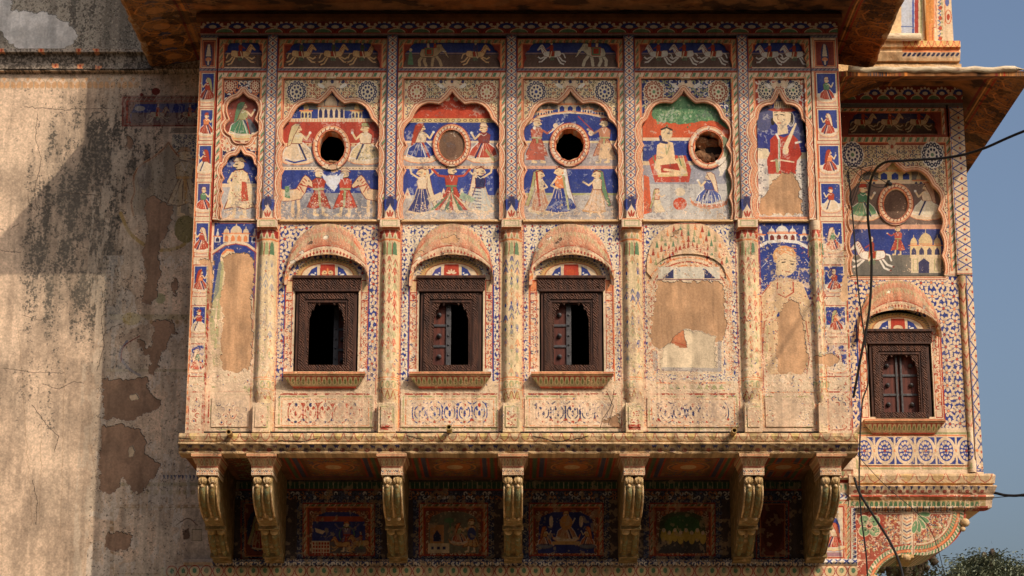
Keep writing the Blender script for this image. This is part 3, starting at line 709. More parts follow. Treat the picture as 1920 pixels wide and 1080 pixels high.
# pilasters: rows of leaves, and the lipped arches
for i, x in enumerate(STR+[1552]):
    hw = 21 if i < 5 else 10
    c.rect(x-hw, 413, x+hw, 812, C(212,186,142)); c.rect(x-hw, 413, x+hw, 430, CREAM)
    if i < 5: c.frame(x-14, 417, x+14, 427, 1.6, OLIVE); c.stroke([(x-hw, 430), (x+hw, 430)], 2, ORANGE); c.stroke([(x-hw, 414), (x+hw, 414)], 2, ORANGE)
    top = [C(150,40,30), RED, C(190,110,70), C(200,150,100), RED, C(170,60,44)][i]
    c.rect(x-hw, 432, x+hw, 446, top)
    for t in (-1, 0, 1): c.poly([(x+t*11-5, 448), (x+t*11, 432), (x+t*11+5, 448)], CREAM); c.ell(x+t*11, 444, 2, 5, OLIVE)
    c.stroke([(x-hw, 450), (x+hw, 450)], 3, ORANGE)
    for t in (-1, 0, 1): c.poly([(x+t*10-4.5, 478), (x+t*10-3, 458), (x+t*10, 453), (x+t*10+3, 458), (x+t*10+4.5, 478)], [OLIVE, C(150,160,110), GREEN][(t+1) % 3]); c.stroke([(x+t*10-5, 480), (x+t*10-4, 456)], 1.3, RED)
    pal = [[C(200,180,140), GREY, C(190,160,120)], [RED, OLIVE, C(190,70,44)], [BLUE, OLIVE, C(200,130,80)], [C(190,130,80), OLIVE, BLUE], [RED, OLIVE, C(196,110,70)], [OLIVE, GREY, RED]][i]
    for j, y in enumerate(range(486, 706, 15)):
        col = pal[(j//2) % 3] if y < 640 else [OLIVE, C(190,160,110), C(196,140,90)][j % 3]
        for t in (-1, 0, 1):
            xx = x+t*11; yy = y+(5 if t else 0)
            yy += random.uniform(-1.5, 1.5); xx += random.uniform(-.6, .6)
            if random.random() < .05+.2*(y > 620): continue
            c.ell(xx, yy+1, 3.4, 5.5, pal[(j+t) % 3]*.5+CREAM*.5, n=9)
            c.stroke([(xx-4.2, yy+6), (xx-random.uniform(-1, 1), yy-4), (xx+4.2, yy+6)], random.uniform(1.3, 2.3), col*.8+CREAM*.2, a=.8);  c.ell(xx, yy+7, 1.6, 3.6, pal[(j+1) % 3] if y < 640 else OLIVE, n=7)
    for y in (708, 712, 730): c.stroke([(x-hw, y), (x+hw, y)], 1.6, ORANGE)
    for t in (-1, 0, 1): c.ell(x+t*11, 721, 4.5, 7, OLIVE); c.ell(x+t*11, 722, 2.2, 5, C(206,170,120)); c.ell(x+t*11, 740, 4, 8, C(190,170,110)); c.stroke([(x+t*11-5, 748), (x+t*11, 732), (x+t*11+5, 748)], 1.2, RED)
    if i < 5:
        c.frame(x-12, 764, x+12, 803, 2, OLIVE)
        for _ in range(26): c.ell(random.uniform(x-9, x+9), random.uniform(772, 800), random.uniform(1, 2.6), 1.3, RED, n=6)
        if i in (3, 1): c.rect(x-12, 798, x+12, 808, RED)
    c.stroke([(x+hw, 413), (x+hw, 812)], 1.8, ORANGE)
def arch_paint(c, o_):
    for wd_, col in ((17, RED), (15, CREAM), (9.5, RED), (7.5, C(214,160,116)), (3.4, C(196,96,62)), (1.4, CREAM)): c.stroke(o_, wd_, col, closed=True)
arch_paint(c, cusp(426, 169, 268, 37, QUAT)); arch_paint(c, cusp(425, 276, 409, 34))
for k_, v_ in NICHE.items(): arch_paint(c, cusp(*v_))
c.rect(LE+40, 410.5, 1550, 413, CREAM)
# wear: strongest low down, and at the right-hand bays
gy, gx = np.mgrid[0:c.H, 0:c.W].astype(np.float32)
gy = 1-gy/c.H; gx = gx/c.W
wr = .06+.07*np.clip((gy-.36)/.1, 0, 1)+.22*np.clip((gy-.66)/.3, 0, 1)+.16*np.clip((gx-.62)/.1, 0, 1)*np.clip((gy-.5)/.06, 0, 1)
wr += .25*np.exp(-((gx-.07)/.07)**2)*np.clip((gy-.62)/.12, 0, 1)
wr += .20*np.clip((gy-.87)/.05, 0, 1)
for x_ in STR: wr -= .03*np.exp(-((gx-(float(rxw(x_))-c.X0)/(c.X1-c.X0))/.014)**4)*np.clip((gy-.5)/.1, 0, 1)
wr[gy < .14] = .03
for _ in range(2600):
    y = random.triangular(430, 808, 800); x = random.uniform(LE+6, RE-6) if random.random() < .55 else random.uniform(1205, RE-6)
    c.stroke([(x, y), (x+random.uniform(-3, 3), y+random.uniform(-3, 3))], random.uniform(.8, 1.6), random.choice([RED, RED, DBLUE, BROWN, C(200,120,80), BLUE]))
for _ in range(900):
    y = random.triangular(560, 808, 790); x = random.uniform(LE+6, RE-6); c.ell(x, y, random.uniform(1, 6), random.uniform(.8, 4), random.choice([PALE, C(214,200,178), C(190,160,120)]), a=.5, n=8)
c.wear(wr, 9, .16)
# areas of lost plaster
c.ph()
c.patch([(416, 478), (440, 470), (462, 474), (476, 484), (477, 515), (470, 560), (474, 610), (470, 680), (466, 690), (440, 696), (414, 692), (413, 640), (418, 600), (412, 550), (420, 510)], TAN)
c.patch([(1233, 525), (1354, 527), (1360, 560), (1364, 620), (1352, 640), (1330, 634), (1318, 620), (1285, 617), (1262, 640), (1240, 655), (1222, 640), (1218, 620), (1228, 570)], TAN)
c.patch([(1300, 618), (1340, 625), (1345, 690), (1240, 690), (1240, 655), (1262, 640), (1282, 616)], C(206,184,150), .5, 2.6); c.patch([(1264, 630), (1282, 616), (1290, 650), (1276, 650), (1258, 640)], C(176,104,66), .5, 1.6, k=.5); c.stroke([(1266, 640), (1286, 646)], 2, RED, a=.6); c.stroke([(1244, 690), (1350, 692), (1350, 640)], 7, GREY, a=.5); c.stroke([(1228, 660), (1230, 690)], 8, GREY, a=.4)
c.patch([(1482, 560), (1500, 565), (1508, 600), (1512, 640), (1516, 680), (1510, 698), (1462, 698), (1456, 650), (1458, 600), (1468, 570)], TAN)
c.patch([(1422, 325+40), (1500, 328+0), (1505, 350), (1512, 400), (1425, 402)], TAN, a=0.0)
c.patch([(1258, 432), (1276, 428), (1274, 438), (1258, 444)], C(170,130,92)); 
c.patch([(1528, 668), (1562, 664), (1574, 676), (1560, 686), (1532, 684)], TAN); c.patch([(1585, 470), (1596, 470), (1600, 560), (1584, 566), (1572, 560), (1580, 520)], C(190,150,110))
c.patch([(372, 484), (398, 486), (398, 560), (391, 600), (388, 498), (372, 492)], TAN)
c.patch([(1126, 790), (1160, 772), (1164, 806), (1150, 800)], C(150,112,80)); c.patch([(826, 440), (852, 438), (858, 450), (840, 456)], TAN)
for p in ([(1152, 730), (1146, 760), (1130, 785), (1124, 806)], [(1138, 732), (1150, 760), (1140, 800)], [(560, 330), (600, 345)], [(1212, 555), (1225, 552)], [(690, 540), (704, 556)]):
    c.stroke(jagged(p, 1, 5, True), 1.1, BROWN*.6)
# faint random streaks run down the whole face
face.finish(.10)
# ================================================================ PAINT: niche backs and recessed friezes (depth YN)
deep = Canvas('niche_paint', -3.05, Z(418, YN), 3.2, Z(66, YN), 300, YN)
c = deep; c.ph()
# friezes
def cart(x0, x1): c.rect(x0, 74, x1, 128, BLUE*.95); c.rect(x0, 104, x1, 128, C(88,66,58)); c.stroke([(x0, 102), (x1, 102)], 1.5, OCHRE)
HB = C(214,170,112)
cart(418, 494); horse(c, 452, 125, 46, 1, HB, RED)
cart(528, 716)
for x, f in ((562, 1), (622, 1), (676, 1)): horse(c, x+4, 125, 46, f, HB, [RED, C(60,70,50), RED][x % 3])
cart(752, 942); elephant(c, 806, 125, 43, 1, C(170,140,100)); horse(c, 892, 125, 45, 1, HB, DBLUE*1.2); c.push(770, 124, .4); c.poly([(-14, 0), (14, 0), (6, -60), (-6, -60)], GREEN); c.ell(0, -70, 8, 8, SKIN); c.pop()
cart(978, 1162); horse(c, 1034, 124, 44, -1, WHITE, RED); elephant(c, 1116, 125, 45, -1, C(190,178,150))
cart(1196, 1376)
for x in (1228, 1276, 1330): horse(c, x+6, 125, 46, -1, WHITE*.95, RED)
cart(1406, 1514)
for x in (1438, 1484): horse(c, x+4, 125, 44, -1, WHITE*.95, RED)
# niche B
c.rect(510, 160, 730, 232, C(70,84,120)); c.rect(520, 200, 726, 226, BLUE); c.ell(590, 196, 24, 10, C(110,110,104)); c.ell(660, 200, 26, 9, C(110,110,104)); c.ell(640, 182, 22, 10, C(56,66,116))
palace(c, 621, 222, 50, 44, CREAM, DBLUE, 5); palace(c, 574, 222, 20, 28, C(206,180,120), DBLUE, 3, False); palace(c, 669, 222, 20, 28, C(206,180,120), DBLUE, 3, False)
c.rect(512, 222, 730, 229, CREAM); 
for x in range(530, 712, 5): c.stroke([(x, 224), (x, 228)], 1.2, ORANGE)
c.rect(512, 229, 730, 268, C(164,52,38)); c.rect(512, 268, 730, 275, C(206,170,130)); c.rect(512, 275, 730, 313, C(134,126,124))
for x in range(532, 712, 9): c.ell(x, 271.5, 1.6, 1.6, RED, n=6)
seated(c, 557, 310, 81, 1, CREAM, C(206,186,140), C(196,176,130)); c.stroke([(536, 300), (552, 305), (574, 300)], 3, BLUE)
seated(c, 685, 310, 81, -1, C(206,182,136), CREAM, CREAM, turban=OLIVE)
for _ in range(60): c.ell(random.gauss(685, 12), random.uniform(275, 300), 1, 1.2, OLIVE*.8, n=5)
for _ in range(140): x_, y_ = random.uniform(532, 712), random.choice([random.uniform(277, 311), random.uniform(364, 408)]); c.stroke([(x_, y_), (x_+random.uniform(-4, 4), y_+random.uniform(-2, 2))], 1.2, random.choice([WHITE, DGREY, C(160,150,150)]), a=.6)
rings(c, 622, 277, 24, 30)
c.rect(512, 313, 730, 319, CREAM)
for x in range(530, 712, 6): c.ell(x, 316, 1.2, 1.2, BROWN, n=5)
c.rect(512, 319, 730, 362, BLUE); c.rect(512, 362, 730, 414, GREY*.95)
horse(c, 538, 404, 86, 1, C(208,174,134), None, gallop=False); horse(c, 712, 404, 86, -1, C(208,174,134), None, gallop=False); c.stroke([(562, 346), (584, 352)], 2, RED); c.stroke([(688, 346), (666, 352)], 2, RED)
man(c, 597, 404, 88, 1, RED, OLIVE, CREAM, 'fwd'); man(c, 648, 404, 88, -1, C(180,60,42), OLIVE, CREAM, 'fwd')
c.poly(jagged([(606, 326), (642, 324), (646, 344), (626, 360), (610, 346)], 4, 4), C(196,198,206)); c.poly([(534, 350), (542, 348), (544, 372), (534, 370)], GREEN)
# niche C
c.rect(740, 160, 950, 225, C(120,90,76)); c.poly([(760, 224), (776, 200), (812, 186), (846, 176), (884, 186), (918, 200), (936, 224)], C(178,56,34))
for sx in (-1, 1): c.ell(847+sx*8, 186, 5, 5, CREAM)
for t in range(-4, 5): c.stroke([(847, 186), (847+t*20, 222)], 1, C(150,40,28), a=.5)
c.rect(748, 222, 948, 230, C(198,170,110))
for x in range(762, 936, 11): c.ring(x, 226, 3, 2.4, 1.2, BROWN, 8)
c.rect(748, 230, 948, 266, BLUE); c.rect(748, 264, 948, 268, CREAM); c.rect(748, 268, 948, 311, C(150,142,142))
seated(c, 789, 307, 79, 1, BLUE, CREAM, RED); seated(c, 907, 307, 77, -1, C(170,60,44), C(120,50,46), CREAM, turban=CREAM)
c.stroke([(912, 282), (926, 300)], 5, OLIVE, a=.8)
rings(c, 847, 273, 24, 28, 30); c.ell(847, 273, 24, 28, BROWN, n=24); c.ell(846, 280, 10, 16, C(84,60,50), a=.6)
c.rect(748, 311, 948, 317, C(206,160,120))
for x in range(760, 940, 11): c.ell(x, 314, 1.3, 1.3, DRED, n=5)
c.rect(748, 317, 948, 366, C(36,54,134)); c.rect(748, 366, 948, 414, C(166,160,156))
for _ in range(160): x_, y_ = random.uniform(760, 936), random.uniform(368, 408); c.stroke([(x_, y_), (x_+random.uniform(-4, 4), y_+random.uniform(-2, 2))], 1.4, random.choice([WHITE, DGREY, C(120,118,126)]), a=.6)
for i in range(6): c.poly([(756+i*34, 372), (764+i*34, 352), (772+i*34, 372)], CREAM); c.ell(764+i*34, 364, 2, 3, RED)
lady(c, 792, 401, 90, -1, DBLUE*1.3, C(206,186,150), CREAM, 'up'); lady(c, 900, 399, 90, 1, C(176,178,170), CREAM, DBLUE, 'up')
for k in range(7): c.stroke([(886, 352+k*6), (902, 354+k*6)], 1.4, DBLUE)
man(c, 846, 398, 88, 1, C(170,56,42), GREEN, CREAM, 'both')
for t in range(-4, 5): c.poly([(846, 360), (846+t*9-4, 394), (846+t*9+4, 394)], [C(176,60,44), CREAM, GREEN][t % 3])
c.poly([(826, 360), (800, 372), (806, 380), (832, 372)], CREAM); c.poly([(866, 360), (892, 372), (886, 380), (860, 372)], C(140,160,130))
# niche D
c.rect(970, 160, 1180, 225, C(112,110,104)); c.rect(980, 216, 1170, 264, BLUE)
c.poly([(982, 232), (1010, 214), (1040, 206), (1068, 204), (1100, 206), (1132, 214), (1160, 232), (1160, 262), (982, 262)], BLUE)
palace(c, 1069, 211, 46, 30, CREAM, BLUE, 3)
for dx, yy in ((-40, 214), (-54, 218), (34, 213), (55, 217)): palace(c, 1069+dx, yy, 16, 16, CREAM, DBLUE, 3, False)
c.stroke([(984, 236), (1010, 220), (1040, 213), (1068, 211), (1100, 213), (1132, 220), (1160, 236)], 4, CREAM); c.stroke([(984, 233), (1010, 217), (1068, 208), (1132, 217), (1160, 233)], 1.4, ORANGE)
c.rect(980, 264, 1170, 268, C(206,180,130)); c.rect(980, 268, 1170, 311, C(150,140,140))
man(c, 1006, 305, 83, 1, C(170,80,60), OLIVE, CREAM, 'fwd'); man(c, 1134, 305, 83, -1, C(180,120,90), OLIVE, DRED, 'fwd')
c.poly([(994, 270), (1014, 268), (1022, 300), (986, 300)], C(170,80,62)); c.poly([(1126, 270), (1144, 268), (1156, 300), (1122, 298)], C(206,170,130))
c.stroke([(1030, 250), (1056, 230)], 1.8, WHITE); c.stroke([(1112, 246), (1084, 218)], 1.8, RED); c.ell(1042, 236, 5, 5, CREAM); c.ell(1108, 250, 5, 5, CREAM); c.ell(1002, 240, 3, 3, WHITE)
rings(c, 1068, 272, 26, 29, 30)
c.rect(980, 311, 1170, 317, C(206,150,120)); c.rect(980, 317, 1170, 364, BLUE); c.rect(980, 362, 1170, 366, OLIVE); c.rect(980, 366, 1170, 414, C(160,152,146))
for _ in range(160): x_, y_ = random.uniform(986, 1160), random.choice([random.uniform(270, 309), random.uniform(368, 408)]); c.stroke([(x_, y_), (x_+random.uniform(-4, 4), y_+random.uniform(-2, 2))], 1.4, random.choice([WHITE, DGREY, C(120,118,126)]), a=.6)
c.ell(1016, 393, 26, 9, C(206,190,150)); lady(c, 1011, 399, 83, 1, C(180,120,90), OLIVE, CREAM, 'x'); c.stroke([(1006, 324), (1012, 390)], 4, RED)
lady(c, 1050, 401, 92, -1, BLUE, WHITE, ORANGE, 'x', CREAM); c.poly([(1034, 372), (1070, 372), (1082, 390), (1060, 398), (1030, 392)], BLUE); c.stroke([(1056, 330), (1066, 392)], 4, OLIVE)
lady(c, 1120, 399, 83, -1, C(206,170,140), GREEN, CREAM, 'fwd', C(190,140,90)); 
# niche E
c.rect(1196, 160, 1390, 262, C(190,74,40)); c.ell(1300, 178, 60, 12, C(150,70,50))
c.poly(jagged([(1222, 204), (1244, 188), (1290, 182), (1330, 186), (1350, 206), (1362, 240), (1340, 236), (1310, 230), (1280, 236), (1240, 232), (1222, 220)], 3), C(74,120,80))
for _ in range(200): c.ell(random.uniform(1230, 1350), random.gauss(212, 11), 2.2, 1.5, random.choice([C(100,146,100), C(56,100,66), C(128,150,110)]), rot=random.random()*3, n=6)
c.rect(1196, 258, 1300, 264, CREAM); c.rect(1196, 264, 1300, 302, BLUE); c.rect(1196, 302, 1390, 310, C(206,178,140)); c.rect(1196, 310, 1390, 345, C(140,140,150)); c.rect(1196, 345, 1390, 414, C(176,172,166))
for _ in range(240): x_, y_ = random.uniform(1208, 1376), random.uniform(312, 408); c.stroke([(x_, y_), (x_+random.uniform(-4, 4), y_+random.uniform(-2, 2))], 1.4, random.choice([WHITE, C(110,112,124), C(140,138,140)]), a=.55)
c.poly([(1216, 300), (1228, 290), (1286, 292), (1296, 318), (1292, 342), (1228, 342)], C(180,60,44)); c.poly([(1228, 302), (1282, 296), (1290, 330), (1234, 332)], C(196,170,110))
for i in range(8): c.stroke([(1224+i*8, 292), (1230+i*8, 312)], 2, [GREEN, CREAM, RED][i % 3])
c.poly([(1230, 300), (1232, 272), (1246, 262), (1262, 268), (1266, 300), (1288, 322), (1270, 330), (1236, 326), (1226, 316)], C(220,186,140)); c.ell(1250, 250, 11, 12, SKIN); c.stroke([(1238, 256), (1240, 266), (1250, 268)], 5, DBLUE); c.stroke([(1240, 243), (1250, 239), (1260, 244)], 3.4, BLACK); c.stroke([(1252, 250), (1256, 250)], 1.6, BLACK)
c.poly([(1238, 310), (1270, 306), (1276, 322), (1240, 324)], C(160,50,36)); c.stroke([(1246, 318), (1286, 324)], 5, C(220,186,140)); c.stroke([(1248, 272), (1250, 290), (1256, 272)], 1.6, OLIVE)
c.poly([(1207, 328), (1217, 332), (1220, 370), (1222, 398), (1207, 402)], C(196,84,50)); lady(c, 1232, 398, 46, 1, C(206,186,150), OLIVE, C(206,140,100)); c.ell(1275, 382, 13, 12, C(190,66,40)); c.ell(1275, 360, 10, 8, C(210,190,160))
seated(c, 1330, 392, 72, -1, C(60,76,140), C(58,70,130), CREAM, seat=C(190,110,80))
for i in range(6): c.stroke([(1312+i*7, 366), (1308+i*9, 386)], 1.6, WHITE)
rings(c, 1328, 277, 26, 29, 8); c.poly([(1354, 256), (1366, 262), (1374, 300), (1376, 410), (1368, 410), (1360, 320)], C(110,120,90))
c.poly(jagged([(1340, 300), (1362, 296), (1366, 312), (1350, 330)], 3), C(214,204,186))
# niche F: man in straw hat and red coat
c.rect(1400, 160, 1530, 290, C(38,46,118)); c.ell(1430, 215, 20, 34, C(90,92,110), a=.6); c.ell(1500, 240, 16, 28, C(80,84,110), a=.5); c.ell(1470, 180, 24, 10, C(104,100,96), a=.7)
c.rect(1400, 286, 1530, 298, C(206,188,150)); c.poly([(1414, 284), (1422, 278), (1440, 279), (1446, 298), (1412, 298)], C(214,196,160)); c.rect(1400, 298, 1530, 414, C(196,188,176))
c.ell(1449, 228, 4, 7, BLACK); c.ell(1483, 224, 6, 13, C(44,40,46)); c.ring(1483, 224, 6, 13, 1.3, WHITE, 16)
c.poly([(1449, 208), (1484, 206), (1482, 228), (1476, 236), (1478, 250), (1458, 254), (1458, 236), (1450, 226)], C(214,188,150))
c.poly([(1451, 196), (1453, 190), (1482, 190), (1484, 207), (1451, 207)], C(206,176,130)); c.poly([(1439, 206), (1450, 203), (1484, 203), (1492, 207), (1484, 210), (1450, 209)], C(176,70,50))
for t in range(8): c.stroke([(1454+t*4, 192), (1453.5+t*4.1, 202)], 1.2, BROWN)
c.stroke([(1453, 216), (1458, 215)], 1.8, BLACK); c.stroke([(1464, 215), (1470, 216)], 1.8, BLACK); c.stroke([(1452, 211), (1458, 210)], .9, BLACK); c.stroke([(1464, 210), (1471, 211)], .9, BLACK); c.stroke([(1459, 216), (1458, 224), (1461, 225)], .9, DRED); c.stroke([(1458, 231), (1464, 231)], 1.8, RED)
c.poly([(1440, 326), (1438, 300), (1444, 286), (1444, 262), (1454, 252), (1470, 258), (1484, 250), (1496, 262), (1503, 290), (1494, 302), (1492, 326)], C(164,44,30)); c.stroke([(1456, 252), (1461, 262), (1461, 318)], 4, WHITE); c.stroke([(1461, 262), (1461, 318)], 1.6, GREEN)
c.poly([(1464, 290), (1482, 268), (1498, 276), (1504, 290), (1470, 296)], C(156,40,28)); c.stroke([(1492, 268), (1502, 266)], 4, WHITE); c.ell(1473, 282, 6, 8, SKIN); c.poly([(1468, 276), (1491, 230), (1494, 232), (1476, 280)], C(214,190,150)); c.stroke([(1446, 302), (1462, 300), (1488, 304)], 3, CREAM)
c.poly([(1442, 326), (1492, 326), (1496, 404), (1440, 404)], C(206,186,156)); c.stroke([(1456, 300), (1458, 322)], 5, OLIVE)
for _ in range(160): c.ell(random.choice([random.gauss(1424, 6), random.gauss(1505, 5)]), random.uniform(302, 400), 1.8, 1.4, random.choice([C(110,106,110), WHITE, C(90,90,96)]), n=6)
# bay A niches
c.rect(415, 160, 500, 275, C(124,56,46)); c.ell(455, 256, 26, 9, C(196,176,120)); c.ell(455, 262, 5, 8, CREAM); c.ell(444, 200, 20, 30, C(140,66,56), a=.5)
seated(c, 455, 262, 74, 1, C(64,118,84), OLIVE, GREEN, seat=C(200,180,130)); c.poly([(462, 222), (470, 224), (484, 246), (470, 250)], C(80,84,92)); c.stroke([(462, 222), (468, 250)], 2.4, RED)
c.rect(412, 275, 495, 350, BLUE); c.rect(412, 344, 495, 351, CREAM); c.rect(412, 351, 495, 414, C(160,158,158))
man(c, 450, 408, 112, -1, C(214,186,142), C(170,60,42), SKIN, 'x'); c.poly([(426, 372), (438, 330), (466, 330), (478, 374), (466, 386), (436, 388)], C(216,190,150)); c.poly([(453, 340), (462, 342), (466, 376), (452, 378)], C(178,60,40))
for _ in range(50): c.ell(random.uniform(428, 476), random.uniform(310, 384), 1.1, 1.4, random.choice([RED, OLIVE]), n=5)
gy, gx = np.mgrid[0:c.H, 0:c.W].astype(np.float32); gy = 1-gy/c.H
wr = .03+.06*np.clip((gy-.3)/.5, 0, 1)+.20*np.clip((gy-.84)/.1, 0, 1); wr[gy < .2] = .0
sc = fbm(c.H, c.W, 26, 4)
m = (sc > .85-.25*np.clip((gy-.82)/.1, 0, 1)) & (gy > .25); m &= fbm(c.H, c.W, 5, 3) > .45; c.a[m] = c.a[m]*.5+WHITE*.46
m = (sc < .10+.15*np.clip((gy-.84)/.1, 0, 1)) & (gy > .25) & (fbm(c.H, c.W, 4, 3) > .5); c.a[m] = c.a[m]*.6+C(84,84,96)*.4
c.wear(wr, 7, .08)
c.patch([(1448, 340), (1470, 322), (1488, 324), (1496, 340), (1500, 360), (1504, 402), (1426, 402), (1424, 376)], TAN)
c.patch([(612, 308), (634, 308), (632, 322), (620, 324)], C(176,140,110))
c.ph()
deep.finish(.08)
# ================================================================ PAINT: ledge, side balcony, main wall, soffits
YL = 19.82
ledge = Canvas('ledge_paint', -3.34, Z(856, YL), 3.46, Z(800, YL), 260, YL, C(190,156,112))
c = ledge; c.R()
scallops(c, 290, 1660, 812, 828, 70, C(196,168,124), C(150,70,52), C(176,150,90)); c.rect(290, 828, 1660, 832, C(190,156,112))
for i in range(60):
    x = 296+i*23; q = C(40,44,100) if (i//5) % 3 != 1 else C(120,90,90)
    c.ell(x, 842, 9, 6, C(196,172,134), n=12); c.ell(x, 843, 5.5, 4, C(150,80,66) if i % 2 else C(110,84,90), n=10)
    c.poly([(x+6, 835), (x+17, 835), (x+11.5, 843)], q); c.ell(x+11.5, 840, 1.6, 2, CREAM, n=6)
c.wear(np.full((c.H, c.W), .34, np.float32), 10, .5)
for p in ([(520, 826), (560, 830), (600, 820)], [(1000, 818), (1040, 828), (1090, 822), (1110, 816)], [(760, 816), (800, 826)], [(300, 818), (360, 824)], [(980, 832), (984, 842)]): c.stroke(jagged(p, 1.4, 6, True), 1.8, BROWN*.5)
ledge.finish(.2)
side = Canvas('side_balcony_paint', 3.40, Z(1092, YS), 4.86, Z(158, YS), 300, YS)
c = side; c.R()
c.rect(1630, 150, 1930, 330, DRED); lotus_row(c, 1640, 1925, 165, 190, 8)
c.rect(1640, 195, 1925, 203, GREY*.6)
c.rect(1640, 203, 1880, 250, DRED); rope(c, 1642, 203, 1876, 252, 7)
rope(c, 1640, 256, 1886, 518, 11); curls(c, 1654, 272, 1872, 512, (DBLUE, C(90,78,60), C(120,60,50)), 9, C(196,176,138), 1.7)
for sx, ca in ((-1, DBLUE), (1, C(24,30,60))): rosette(c, 1762+sx*84, 290, 23, ca, WHITE, GREEN, 15)
blossom(c, 1762, 275, 14, CREAM, RED)
lattice(c, 1886, 203, 1922, 514, 19); c.stroke([(1923, 203), (1923, 514)], 2, ORANGE)
c.rect(1640, 508, 1926, 516, CREAM); c.stroke([(1640, 514), (1926, 514)], 1.6, RED)
vines(c, 1640, 518, 1886, 806, BLUE, CREAM, (ORANGE, RED, RED), 22)
c.rect(1886, 516, 1900, 886, C(190,150,110)); 
for y in range(520, 880, 13): c.stroke([(1888, y), (1893, y+9), (1898, y)], 2, RED if y % 2 else OLIVE)
lattice(c, 1902, 518, 1924, 884, 30, CREAM, BLUE)
wx = 1757
c.rect(wx-84, 594, wx+84, 800, CREAM)
for sx in (-1, 1):
    xa, xb = sorted((wx+sx*69, wx+sx*82)); curls(c, xa, 620, xb, 770, (RED, RED, ORANGE), 9, CREAM, 2); c.frame(xa, 612, xb, 782, 1.8, RED); c.stroke([(wx+sx*86, 600), (wx+sx*86, 790)], 3, BLUE if sx < 0 else RED)
c.rect(1640, 802, 1900, 886, CREAM); c.frame(1660, 812, 1890, 878, 4, OLIVE); c.frame(1666, 816, 1884, 874, 2.6, ORANGE); c.rect(1670, 820, 1880, 870, BLUE)
for i in range(6):
    x = 1676+i*41.5
    for q, col in ((1.0, CREAM),): c.ell(x, 845, 20.5, 26, CREAM, n=22); c.ell(x, 845, 14.5, 20, BLUE*1.1, n=20)
    for k in range(12):
        t = 2*math.pi*k/12; c.ell(x+10*math.cos(t), 845+14.5*math.sin(t), 3.4, 2.6, CREAM, rot=t, n=8)
    for k in range(6): t = 2*math.pi*k/6; c.ell(x+4.5*math.cos(t), 845+6*math.sin(t), 2, 1.7, CREAM, n=7)
    c.ell(x, 845, 2.6, 3, RED, n=8); c.stroke([(x+20.7, 820), (x+20.7, 870)], 4, CREAM); c.ell(x+20.7, 845, 3, 3, ORANGE)
arch_paint(c, cusp(1762, 299, 516, 97)); c.rect(1640, 515, 1884, 518, CREAM)
# ledge mouldings of the side balcony
c.ph(); c.Y = YS-.12
scallops(c, 1596, 1862, 888, 906, 9, C(206,172,126), C(160,70,50), C(186,150,96)); c.rect(1596, 906, 1862, 911, OCHRE)
for i in range(18):
    x = 1604+i*14; c.ell(x, 919, 7, 5, C(206,180,140)); c.ell(x, 921, 4, 3, C(150,70,56)); c.poly([(x+4, 912), (x+10, 912), (x+7, 920)], DBLUE)
c.rect(1596, 927, 1850, 931, RED); c.rect(1596, 931, 1850, 937, C(190,130,80))
c.rect(1596, 937, 1850, 951, C(150,130,80))
for x in range(1600, 1840, 9): c.ell(x, 945, 3.2, 6, C(60,100,62)); c.stroke([(x+4.5, 938), (x+4.5, 950)], 1, CREAM)
c.Y = YS
c.rect(1590, 951, 1850, 1092, C(146,58,42)); c.rect(1600, 951, 1824, 961, CREAM)
for x in range(1604, 1822, 11): blossom(c, x, 956, 4.6, ORANGE if x % 2 else WHITE, DBLUE, 5); c.stroke([(x+4, 952), (x+7, 960)], 1.6, DBLUE)
c.rect(1690, 961, 1712, 1040, CREAM); 
for y in range(964, 1036, 6): c.stroke([(1694, y), (1700, y+4), (1708, y)], 1.6, DBLUE if y % 4 else ORANGE)
c.rect(1590, 958, 1604, 1080, CREAM)
for y in range(960, 1078, 7): blossom(c, 1597, y, 4.5, WHITE, DBLUE, 5)
for xa, xb in ((1604, 1690), (1712, 1800)): c.frame(xa+2, 963, xb-2, 1050, 1.6, CREAM)
for _ in range(900):
    x, y = random.uniform(1608, 1790), random.uniform(966, 1035)
    if 1606 < x < 1660 and y < 1012 or 1688 < x < 1714: continue
    c.ell(x, y, 3.0, 1.6, random.choice([C(206,160,100), CREAM, OLIVE, C(190,120,80)]), rot=random.random()*3, n=7)
    if random.random() < .4: c.ell(x, y, 1.5, 1.5, DBLUE, n=6)
c.ell(1630, 986, 27, 27, C(150,46,30), n=24)
for k in range(4):
    t = math.pi/4+k*math.pi/2; x, y = 1630+13*math.cos(t), 986+13*math.sin(t); c.ell(x, y, 12, 11, CREAM, rot=t, n=18); c.ell(x, y, 10.5, 9.5, C(92,134,88), rot=t, n=18); c.ell(x-2*math.cos(t), y-2*math.sin(t), 1.8, 1.8, BLACK)
c.ell(1630, 986, 7, 7, RED); c.ring(1630, 986, 5.5, 5.5, 1.6, CREAM, 16); c.ell(1630, 986, 2.4, 2.4, BLACK)
for k in range(5):
    t = k*.42-.05; x, y = 1716+16*math.cos(t), 966+22*math.sin(t); c.ell(x, y, 14, 6, CREAM, rot=t*1.1, n=14); c.ell(x, y, 12, 4.6, C(92,134,88), rot=t*1.1, n=14)
def arcband(cx, cy, r0, t0, t1, ws, n=24):
    t = np.linspace(t0, t1, n)
    for dr, wd, col in ws: c.stroke(np.stack([cx+(r0+dr)*np.cos(t), cy+(r0+dr)*np.sin(t)], 1), wd, col)
    for q in np.linspace(t0, t1, n):
        for dr in (6.5, 19.5): c.stroke([(cx+(r0+dr-2)*math.cos(q), cy+(r0+dr-2)*math.sin(q)), (cx+(r0+dr+2.6)*math.cos(q+.03), cy+(r0+dr+2.6)*math.sin(q+.03))], 3.4, C(84,124,80))
